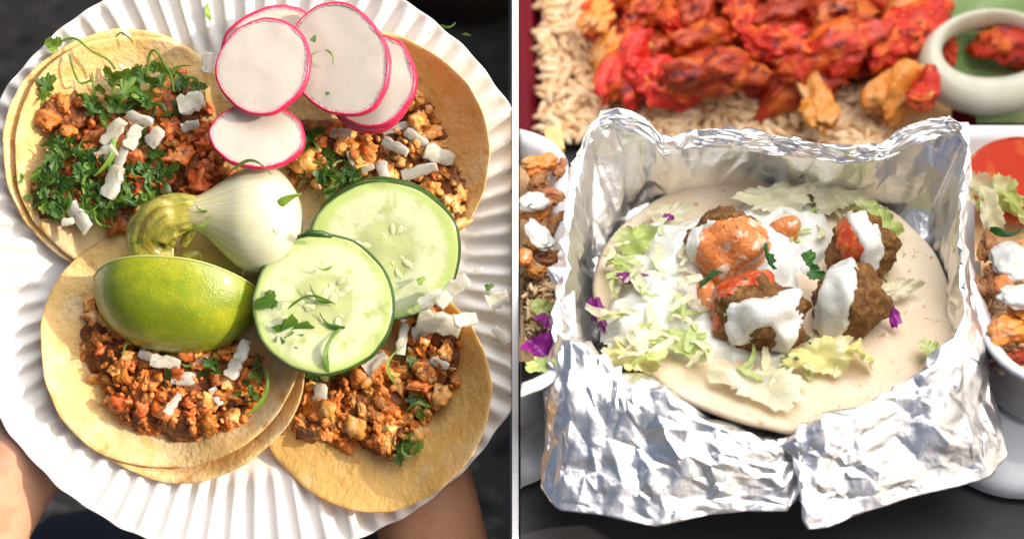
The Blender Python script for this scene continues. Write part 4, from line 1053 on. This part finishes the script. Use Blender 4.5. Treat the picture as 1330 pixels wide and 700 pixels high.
for (px, py, lx, ly, z, rz, sd_, tl, lab) in [(818, 360, 44, 15, .012, 24, 1, (30, 20), "purple cabbage shred on top of the sauce at the left"), (777, 406, 46, 18, .007, -62, 2, (20, 40), "purple cabbage strip at the left edge of the flatbread"),
                                       (867, 282, 16, 12, .010, 10, 3, (20, 10), "tiny purple cabbage scrap at the back left"), (1161, 410, 34, 15, .007, -75, 4, (30, 30), "purple cabbage scrap right of the upright falafel")]:
    ruffle(px, py, lx, ly, z, rz, 'cabbage', sd_, tl, .5, .06, 'cabbage_scrap', 10, label=lab, cat='cabbage', group=GC)
def herb(px, py, s, z, rz, tilt, lab, k=0, grp='parsley leaves on the falafel', me=None, nm='parsley_leaf'):
    p = on_bread(px, py, z)
    return add(nm, (LF['herb'] if me is None else me)[k], None, WMt(p, rz, *tilt) @ Matrix.Scale(s * PXU / (.006 if me is None else .012), 4), None, label=lab, cat='herb', group=grp)
herb(934, 356, 24, .022, 200, (35, 10), "flat green parsley leaf on the orange capped falafel's front", 0)
herb(1000, 345, 26, .022, 100, (50, -15), "upright green parsley leaf behind the largest falafel", 3)
herb(1046, 340, 22, .016, 60, (40, 10), "feathery parsley sprig in the white sauce between the falafel balls", 4)
herb(1052, 352, 20, .014, -20, (30, 10), "second feathery parsley bit beside the sprig in the sauce", 2)
herb(1048, 444, 28, .004, 170, (15, 0), "dark green leaf wedged under the front falafel balls", 1)
herb(1032, 466, 5, .009, 0, (15, 0), "tiny green speck on the sauce drip at the front", 5)

# shredded lettuce poking out of the sauce
sb_ = root('salad_bed', Matrix.Translation(on_bread(860, 380)), "pale shredded lettuce strands mixed into the white sauce left of the falafel", 'lettuce')
for i in range(84):
    x, y = rpoly0([(790, 320), (860, 290), (900, 300), (905, 380), (930, 450), (900, 476), (800, 466), (780, 420)] if i < 54 else [(990, 262), (1060, 256), (1150, 290), (1170, 330), (1150, 350), (1060, 330), (1000, 300)] if i < 70 else [(930, 470), (1040, 458), (1130, 440), (1120, 480), (1000, 505)])
    p = on_bread(x, y, random.uniform(.008, .014) if i < 54 else random.uniform(.003, .007)); L_ = random.uniform(.008, .017)
    V = []; n_ = 9; c_ = random.uniform(-.5, .5); up_ = random.uniform(0, .35); wd_ = random.uniform(.0010, .0024); a = random.uniform(0, 6.28)
    for k in range(n_):
        t = k / (n_ - 1) - .5
        for q in (-1, 0, 1):
            V.append(Vector((L_ * t, c_ * L_ * t * t * 2 + q * wd_ * (1 - 1.6 * t * t), -up_ * L_ * t * t * 2 + (.0005 if q else 0) + .0005 * math.sin(k * 1.9 + q))))
    add('lettuce_shred', mk(V, grid_faces(n_, 3), True, 'shred'), M['lettuce_pale' if i % 3 else 'lettuce'], WMt(p, math.degrees(a), random.uniform(-30, 30), random.uniform(-20, 20)), sb_)

# ---- rice: shared grain meshes
def grain_mesh(seed):
    v, f = ico(1); v = v.copy(); b = .12 * math.sin(seed * 2.3)
    x = v[:, 0]; k = 1 - .35 * np.abs(x) ** 3
    return mk(np.c_[x * .5, v[:, 1] * .15 * k + b * x * x, v[:, 2] * .13 * k] * .015, f, True, 'grain')
GR = [grain_mesh(k) for k in range(5)]
for g in GR: g.materials.append(M['rice'])
def rice(name_label, pts_fn, n, size, group=None):
    """pts_fn(i) -> (world point, basis matrix)"""
    p0, _ = pts_fn()
    rt = root('rice_portion', Matrix.Translation(p0), name_label, 'rice', group)
    for i in range(n):
        p, b = pts_fn(); s = size / .015 * random.uniform(.8, 1.25)
        add('rice_grain', random.choice(GR), None, Matrix.Translation(p) @ b @ Euler((random.uniform(-.5, .5), random.uniform(-.22, .22), random.uniform(0, 6.28))).to_matrix().to_4x4() @ Matrix.Scale(s, 4), rt)
    V, F = [], []; v, f = ico(1)
    for i in range(int(n * 2.6)):
        p, b = pts_fn(); s = size * random.uniform(.8, 1.25); bb = random.uniform(-.14, .14)
        Mx = b.to_3x3() @ Euler((random.uniform(-.5, .5), random.uniform(-.2, .2), random.uniform(0, 6.28))).to_matrix()
        q = np.c_[v[:, 0] * .5, v[:, 1] * .14 + bb * v[:, 0] ** 2, v[:, 2] * .12] * s; o = len(V)
        V += list(q @ np.array(Mx).T + np.array(p) - np.array(b.to_3x3() @ Vector((0, 0, .002)))); F += [tuple(j + o for j in g) for g in f]
    wmesh('rice_under_layer', V, F, M['rice'], rt, True, kind='stuff')
    return rt
def rice_bed(rt, poly, fn, n=26, amp=.003, soft=.5):
    xs = [p[0] for p in poly]; ys = [p[1] for p in poly]
    gx, gy = np.meshgrid(np.linspace(min(xs), max(xs), n), np.linspace(min(ys), max(ys), n), indexing='ij'); gx = gx.ravel(); gy = gy.ravel()
    k = inpoly(gx, gy, poly); idx = -np.ones(len(gx), int); idx[k] = np.arange(k.sum())
    V = [fn(a, b) for a, b, q in zip(gx, gy, k) if q]
    F = [tuple(idx[i] for i in f)[::-1] for f in grid_faces(n, n) if all(k[i] for i in f)]
    return wmesh('rice_bed', V, F, M['rice_base'], rt, True)
def rpoly(poly):
    xs = [p[0] for p in poly]; ys = [p[1] for p in poly]
    while True:
        x, y = random.uniform(min(xs), max(xs)), random.uniform(min(ys), max(ys))
        if inpoly([x], [y], poly)[0]: return x, y
I4 = Matrix.Identity(4)

# ---- chunks of meat
def chunk_mesh(seed, lump_=.40, n=4, sq=(1, .62, .5)):
    v, f = ico(n); d = 1 + lump_ * fbm(v * 1.2 + seed * 5.3, seed, 3) + .22 * fbm(v * 3.5 + seed, seed + 1, 3) - .15 * np.abs(vn(v * 2.6, seed + 2))
    bend = .35 * math.sin(seed * 1.9)
    q = v * d[:, None] * np.array(sq); q[:, 2] += bend * q[:, 0] ** 2; q[:, 1] += bend * .6 * q[:, 0] ** 2
    return mk(q * .02, f, True, 'chunk')
CK = [chunk_mesh(k) for k in range(9)]
CKM = {k: variants(CK, k) for k in ('chicken', 'chicken_orange', 'chicken_brown')}
def chunk(p, basis, s, rz, m, label, group, tilt=(0, 0), k=None, sy=1.0, sz=1.0, name='chicken_piece', cat='chicken'):
    me = CKM[m][random.randrange(9) if k is None else k]
    return add(name, me, None, Matrix.Translation(p) @ basis @ Euler((rad(tilt[0]), rad(tilt[1]), rad(rz))).to_matrix().to_4x4() @ Matrix.Diagonal((s / .02, s / .02 * sy, s / .02 * sz, 1)), None, label=label, cat=cat, group=group)

# left tray food
FZ = .050
lp = [(676, 300), (735, 300), (735, 400), (712, 450), (676, 430)]
rl = rice("rice under the meat in the left foam tray", lambda: ((lambda q: R(q[0], q[1], FZ + random.uniform(0, .008)))(rpoly([(684, 320), (740, 300), (736, 400), (684, 440)])), I4), 110, .0075)
rice_bed(rl, [(674, 215), (740, 215), (735, 420), (715, 470), (674, 480)], lambda a, b: R(a, b, .049))
GLT = 'meat pieces in the left foam tray'
for i, (x, y, s, rz, m, z, lab) in enumerate([(700, 214, 30, 20, 'chicken_orange', .064, "orange chunk at the back of the left foam tray"), (728, 226, 24, 80, 'chicken_brown', .060, "brown chunk at the back right of the left foam tray"),
                                 (686, 240, 26, 50, 'chicken_brown', .062, "brown chunk by the dividing strip in the left foam tray"), (716, 252, 26, -30, 'chicken_brown', .062, "browned piece in the middle of the left foam tray"),
                                 (690, 278, 26, 10, 'chicken_orange', .062, "orange piece under white sauce in the left foam tray"), (722, 290, 24, 60, 'chicken_brown', .06, "brown piece nearest the foil in the left foam tray"),
                                 (688, 318, 24, 120, 'chicken_orange', .061, "orange chunk midway along the left foam tray"), (716, 336, 22, 20, 'chicken_brown', .060, "brown chunk above the rice in the left foam tray"), (684, 352, 20, 20, 'chicken_orange', .061, "orange shred above the cabbage in the left foam tray")]):
    chunk(R(max(x, 696), y, z), I4, s * PXU * .78, rz, m, lab, GLT, (random.uniform(-30, 30), random.uniform(-30, 30)), i % 9, name='meat_piece', cat='meat')
GSP = 'white sauce blobs on the tray meat'
def blob(px, py, z, sx, sy, sz, m, seed, label, name='sauce_blob', cat='sauce', rz=0, group=GSP, lump_=.25):
    v, f = ico(4); d = 1 + lump_ * fbm(v * 1.7 + seed * 3, seed, 3); c = R(px, py, z)
    q = v * d[:, None] * np.array([sx, sy, sz]) * PXU; a = rad(rz)
    q = np.c_[q[:, 0] * math.cos(a) - q[:, 1] * math.sin(a), q[:, 0] * math.sin(a) + q[:, 1] * math.cos(a), q[:, 2]] + np.array(c)
    q[:, 0] = np.maximum(q[:, 0], XW + .0003)
    return wmesh(name, q, f, M[m], None, True, label=label, cat=cat, group=group)
blob(692, 262, .068, 20, 18, 8, 'sauce', 1, "white sauce blob near the back of the left tray meat"); blob(700, 306, .067, 16, 30, 7, 'sauce', 2, "long white sauce blob down the left tray meat", rz=20)
blob(682, 334, .067, 10, 14, 7, 'orange_sauce', 5, "orange sauce streak at the divider side of the left tray")
herb(691, 270, 14, .024, 20, (10, 10), "green herb sliver on the left tray's sauce", 2, 'herbs in the side trays', SH['herb'], 'herb_strip')
for (x, y, lx, ly, z, rz, sd_, tl, lab) in [(706, 420, 44, 28, .066, 70, 5, (30, 30), "upper purple cabbage leaf in the left foam tray"), (703, 448, 40, 34, .064, 20, 6, (20, -20), "lower purple cabbage leaf with a white rib in the left foam tray")]:
    ruffle(x, y, lx, ly, 0, rz, 'cabbage', sd_, tl, .5, .08, 'cabbage_leaf', 12, M0=WMt(R(x, y, z), rz, *tl), label=lab, cat='cabbage', group='cabbage in the left foam tray')
ruffle(704, 398, 40, 30, 0, 30, 'lettuce', 15, (20, 20), M0=WMt(R(704, 400, .062), 30, 20, 20), label="lettuce leaf above the purple cabbage in the left foam tray", cat='lettuce', group='lettuce in the side trays')
ruffle(690, 474, 44, 22, 0, 10, 'lettuce', 16, (20, 10), M0=WMt(R(706, 474, .062), 10, 20, 10), label="yellow green lettuce strip at the front of the left foam tray", cat='lettuce', group='lettuce in the side trays')
# fry at the back of the left tray
fy = box_pts(R(712, 214, .052), Vector((.008, .002, 0)), Vector((-.002, .014, .004)), Vector((0, 0, .008)))
wmesh('potato_fry', fy, BOXF, M['fry'], None, False, label="pale potato fry at the back of the left foam tray", cat='fry')

# right tray food
rr_ = rice("rice with orange grains in the right foam tray", lambda: ((lambda q: R(q[0], q[1], FZ + random.uniform(0, .006)))(rpoly([(1272, 385), (1340, 300), (1440, 300), (1450, 470), (1380, 486), (1300, 478), (1276, 450)])), I4), 290, .0072)
rice_bed(rr_, [(1258, 200), (1420, 200), (1455, 480), (1400, 490), (1300, 484), (1272, 455)], lambda a, b: R(a, b, .048))
GRT = 'chicken pieces in the right foam tray'
for i, (x, y, s, rz, m, z, lab) in enumerate([(1284, 322, 24, 80, 'chicken_brown', .062, "dark browned chicken edge at the left of the right foam tray"), (1292, 352, 26, 40, 'chicken_brown', .063, "brown chicken piece under the sauce in the right foam tray"), (1282, 378, 22, 100, 'chicken_brown', .06, "chicken piece beside the rice in the right foam tray"),
                                 (1308, 430, 36, 10, 'chicken_orange', .064, "large pinkish chicken piece at the front of the right foam tray"), (1330, 404, 30, 60, 'chicken_orange', .064, "orange chicken chunk at the right edge of the photo"), (1328, 464, 20, 20, 'chicken', .058, "small red chicken scrap in the rice at the right edge"), (1330, 330, 30, 60, 'chicken_orange', .058, "chicken piece beneath the white sauce in the right foam tray"), (1376, 400, 34, 20, 'chicken_orange', .062, "orange chicken chunk just beyond the photo's right edge"), (1380, 340, 34, 70, 'chicken_brown', .062, "brown chicken chunk past the white sauce beyond the right edge")]):
    chunk(R(x, y, z), I4, s * PXU * .85, rz, m, lab, GRT, (random.uniform(-25, 25), random.uniform(-25, 25)), (i * 2) % 9, name='chicken_piece')
blob(1312, 340, .070, 26, 34, 12, 'sauce', 7, "big white sauce blob on the right tray chicken"); blob(1322, 386, .072, 24, 20, 8, 'sauce', 8, "white sauce dollop nearest the front of the right tray"); blob(1304, 372, .070, 14, 20, 7, 'orange_sauce', 9, "orange tinted sauce streak on the right tray chicken")
herb(1306, 297, 46, .030, 12, (20, 10), "long dark green herb strip on the right tray's sauce", 1, 'herbs in the side trays', SH['herb'], 'herb_strip')
for (x, y, lx, ly, rz, sd_, tl, lab) in [(1270, 246, 44, 62, 30, 21, (40, -20), "tall pale lettuce shred at the left of the right foam tray"), (1298, 256, 60, 56, -10, 22, (50, 10), "wide green lettuce piece under the tomato in the right foam tray"), (1286, 276, 34, 60, 20, 23, (50, 0), "white ribbed lettuce shred in the middle of the right foam tray"), (1318, 270, 40, 50, 60, 24, (40, 20), "lettuce shred at the right edge behind the white sauce")]:
    ruffle(x, y, lx, ly, 0, rz, 'lettuce' if sd_ % 2 == 0 else 'lettuce_pale', sd_, tl, .3, .12, M0=WMt(R(x, y, .064), rz, *tl), label=lab, cat='lettuce', group='lettuce in the side trays')
tv_, tf_, _o = disc_mesh(78, 62, 12, 4, .02)
tr = root('tomato_slice', WMt(R(1330, 232, .066), 0, 28, 0), "red tomato slice at the back of the right foam tray", 'tomato')
add('flesh', mk(tv_, tf_, True, 'flesh'), M['tomato'], WMX[tr.name], tr)
V, F = ring_mesh(78, 62, 12, _o, 2.0); add('skin', mk(V, F, True, 'skin'), M['chili'], WMX[tr.name], tr)

# ---- rear serving tray, propped up at the back
DP = CAM + ray(1000, 90) * .80
ta = rad(24); UV = UP * math.cos(ta) + FW * math.sin(ta); NV = (-FW) * math.cos(ta) + UP * math.sin(ta)
BB = Matrix((XA, UV, NV)).transposed().to_4x4()
def RR(px, py, h=0.0):
    d = ray(px, py); p0 = DP + NV * h; t = (p0 - CAM).dot(NV) / d.dot(NV); return CAM + d * t
KP = PXU * .80 / DIST
V = []
for (ox, oy, h) in [(14, 10, -.004), (10, 8, 0), (2, 2, .022), (-6, -6, .022), (-8, -8, .018), (-2, -2, -.008)]:
    V += [RR(a, b, h if b < 100 else min(h, .002)) for a, b in [(676 + ox * 1.6, -170 + oy), (1490 - ox, -170 + oy), (1490 - ox, 176 - oy * .4), (684 + ox * 1.6, 176 - oy * .4)]]
for p in V:
    if p.x < XW + .0008: p.x = XW + .0008
wmesh('serving_tray', V, grid_faces(6, 4, True) + [(0, 1, 2, 3), tuple(range(20, 24))], M['red_tray'], None, False, label="dark red serving tray propped up behind the foil wrap full of rice and red chicken", cat='tray')
RP = [(700, -30), (830, -30), (800, 60), (830, 110), (900, 120), (1000, 118), (1100, 110), (1150, 130), (1180, 190), (1100, 214), (900, 200), (705, 172)]
rb = rice("bed of long grain rice in the propped dark red serving tray", lambda: ((lambda q: RR(q[0], q[1], random.uniform(.0085, .0135)))(rpoly(RP)), BB), 300, .0155)
rice_bed(rb, [(698, -40), (1250, -40), (1250, 176), (1150, 196), (900, 196), (704, 170)], lambda a, b: RR(a, b, .008 + .0015 * math.sin(a * .05) * math.sin(b * .07)), 40)
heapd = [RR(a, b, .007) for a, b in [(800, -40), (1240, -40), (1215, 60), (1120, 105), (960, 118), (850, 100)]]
wmesh('dark_backing', heapd, [tuple(range(6))[::-1]], M['near_black'], None, False, label="flat near-black layer under the red chicken pieces", cat='backing')  # flat near-black layer laid under the chicken pieces
GCH = 'red chicken pieces heaped in the rear serving tray'
CHK = [(790, 40, 60, 100, 'chicken'), (812, 92, 62, 70, 'chicken'), (778, 18, 40, 60, 'chicken_orange'), (845, 60, 66, 40, 'chicken'), (868, 108, 62, 10, 'chicken'), (838, 10, 50, 30, 'chicken'), (905, 20, 62, 60, 'chicken'), (922, 52, 60, 20, 'chicken'),
       (935, 96, 70, 5, 'chicken'), (985, 92, 66, 20, 'chicken'), (1040, 96, 70, 12, 'chicken'), (1090, 66, 74, 24, 'chicken'), (1050, 44, 60, 30, 'chicken'), (1010, 14, 56, 20, 'chicken'), (1090, 16, 66, 30, 'chicken'), (1150, 20, 62, 10, 'chicken_orange'),
       (1190, 34, 62, 40, 'chicken'), (1150, 56, 50, 30, 'chicken'), (1176, 96, 58, 80, 'chicken_orange'), (1160, 120, 48, 50, 'chicken_orange'), (1062, 140, 44, 100, 'chicken_orange'), (1130, 80, 50, 0, 'chicken'), (960, 16, 44, 80, 'chicken'), (1200, 124, 34, 60, 'chicken'), (890, 128, 34, 30, 'chicken'), (860, 20, 44, 120, 'chicken'), (820, -12, 60, 20, 'chicken'), (900, -14, 60, 160, 'chicken'), (1000, -16, 66, 10, 'chicken'), (1110, -14, 66, 20, 'chicken'), (1180, -10, 60, 50, 'chicken'), (800, 66, 50, 20, 'chicken_orange'), (1000, 60, 50, 150, 'chicken')]
ORD = ["first", "second", "third", "fourth", "fifth", "sixth", "seventh", "eighth", "ninth", "tenth", "eleventh", "twelfth", "thirteenth", "fourteenth"]
def chk_row(y): return 0 if y < 5 else 1 if y < 48 else 2 if y < 90 else 3
ROWN = ["at the photo's top edge", "in the rear heap's upper row", "in the rear heap's middle row", "along the rear heap's front"]
def chk_label(q):
    row = sorted([c for c in CHK if chk_row(c[1]) == chk_row(q[1])], key=lambda c: c[0])
    return ("glossy red" if q[4] == 'chicken' else "pale orange") + " chicken piece " + ROWN[chk_row(q[1])] + ", " + ORD[row.index(q)] + " from the left"
for i, (x, y, s, rz, m) in enumerate(CHK):
    chunk(RR(x, y, .018 + .008 * (i % 3)), BB, s * KP * .84, rz, m, chk_label(CHK[i]), GCH, (random.uniform(-25, 25), random.uniform(-25, 25)), None, random.uniform(.8, 1.1), random.uniform(.8, 1.1))
# green pepper and onion ring at the right
gp = [(1195, -30), (1380, -30), (1380, 150), (1330, 166), (1262, 160), (1225, 120), (1210, 60)]
gn = 26
gx, gy = np.meshgrid(np.linspace(1190, 1385, gn), np.linspace(-35, 168, gn), indexing='ij'); gx = gx.ravel(); gy = gy.ravel()
k = inpoly(gx, gy, gp); idx = -np.ones(len(gx), int); idx[k] = np.arange(k.sum())
V = [RR(a, b, .012 + .004 * math.sin(a * .03 + b * .05)) for a, b, q in zip(gx, gy, k) if q]
wmesh('green_leaf', V, [tuple(idx[i] for i in f)[::-1] for f in grid_faces(gn, gn) if all(k[i] for i in f)], M['green_pepper'], None, True, label="green salad leaf under the onion ring in the rear serving tray", cat='leaf')
pts_ = [(1285 + 78 * math.cos(t), 76 + 50 * math.sin(t)) for t in np.linspace(0, 2 * math.pi, 49)]
V = []; n_ = 12
for i, (a, b) in enumerate(pts_[:-1]):
    t = 2 * math.pi * i / 48; c = RR(a, b, .027); e1 = (XA * math.cos(t) - UV * math.sin(t)).normalized(); wd = (15 + 9 * math.sin(t) ** 1) * KP
    for j in range(n_):
        q = 2 * math.pi * j / n_; V.append(c + e1 * math.cos(q) * wd + NV * math.sin(q) * (.010))
F = [(i * n_ + j, i * n_ + (j + 1) % n_, ((i + 1) % 48) * n_ + (j + 1) % n_, ((i + 1) % 48) * n_ + j) for i in range(48) for j in range(n_)]
wmesh('onion_ring', V, F, M['ring_onion'], None, True, label="large pale green onion ring in the rear serving tray's top right", cat='onion')
chunk(RR(1312, 54, .024), BB, 42 * KP, 0, 'chicken', "red chicken chunk lying inside the onion ring", GCH, (0, 0), 3, 1.1, 1.0)
chunk(RR(1232, 66, .016), BB, 20 * KP, 80, 'chicken', "sliver of red chicken at the onion ring's left inner edge", GCH, (0, 0), 5)
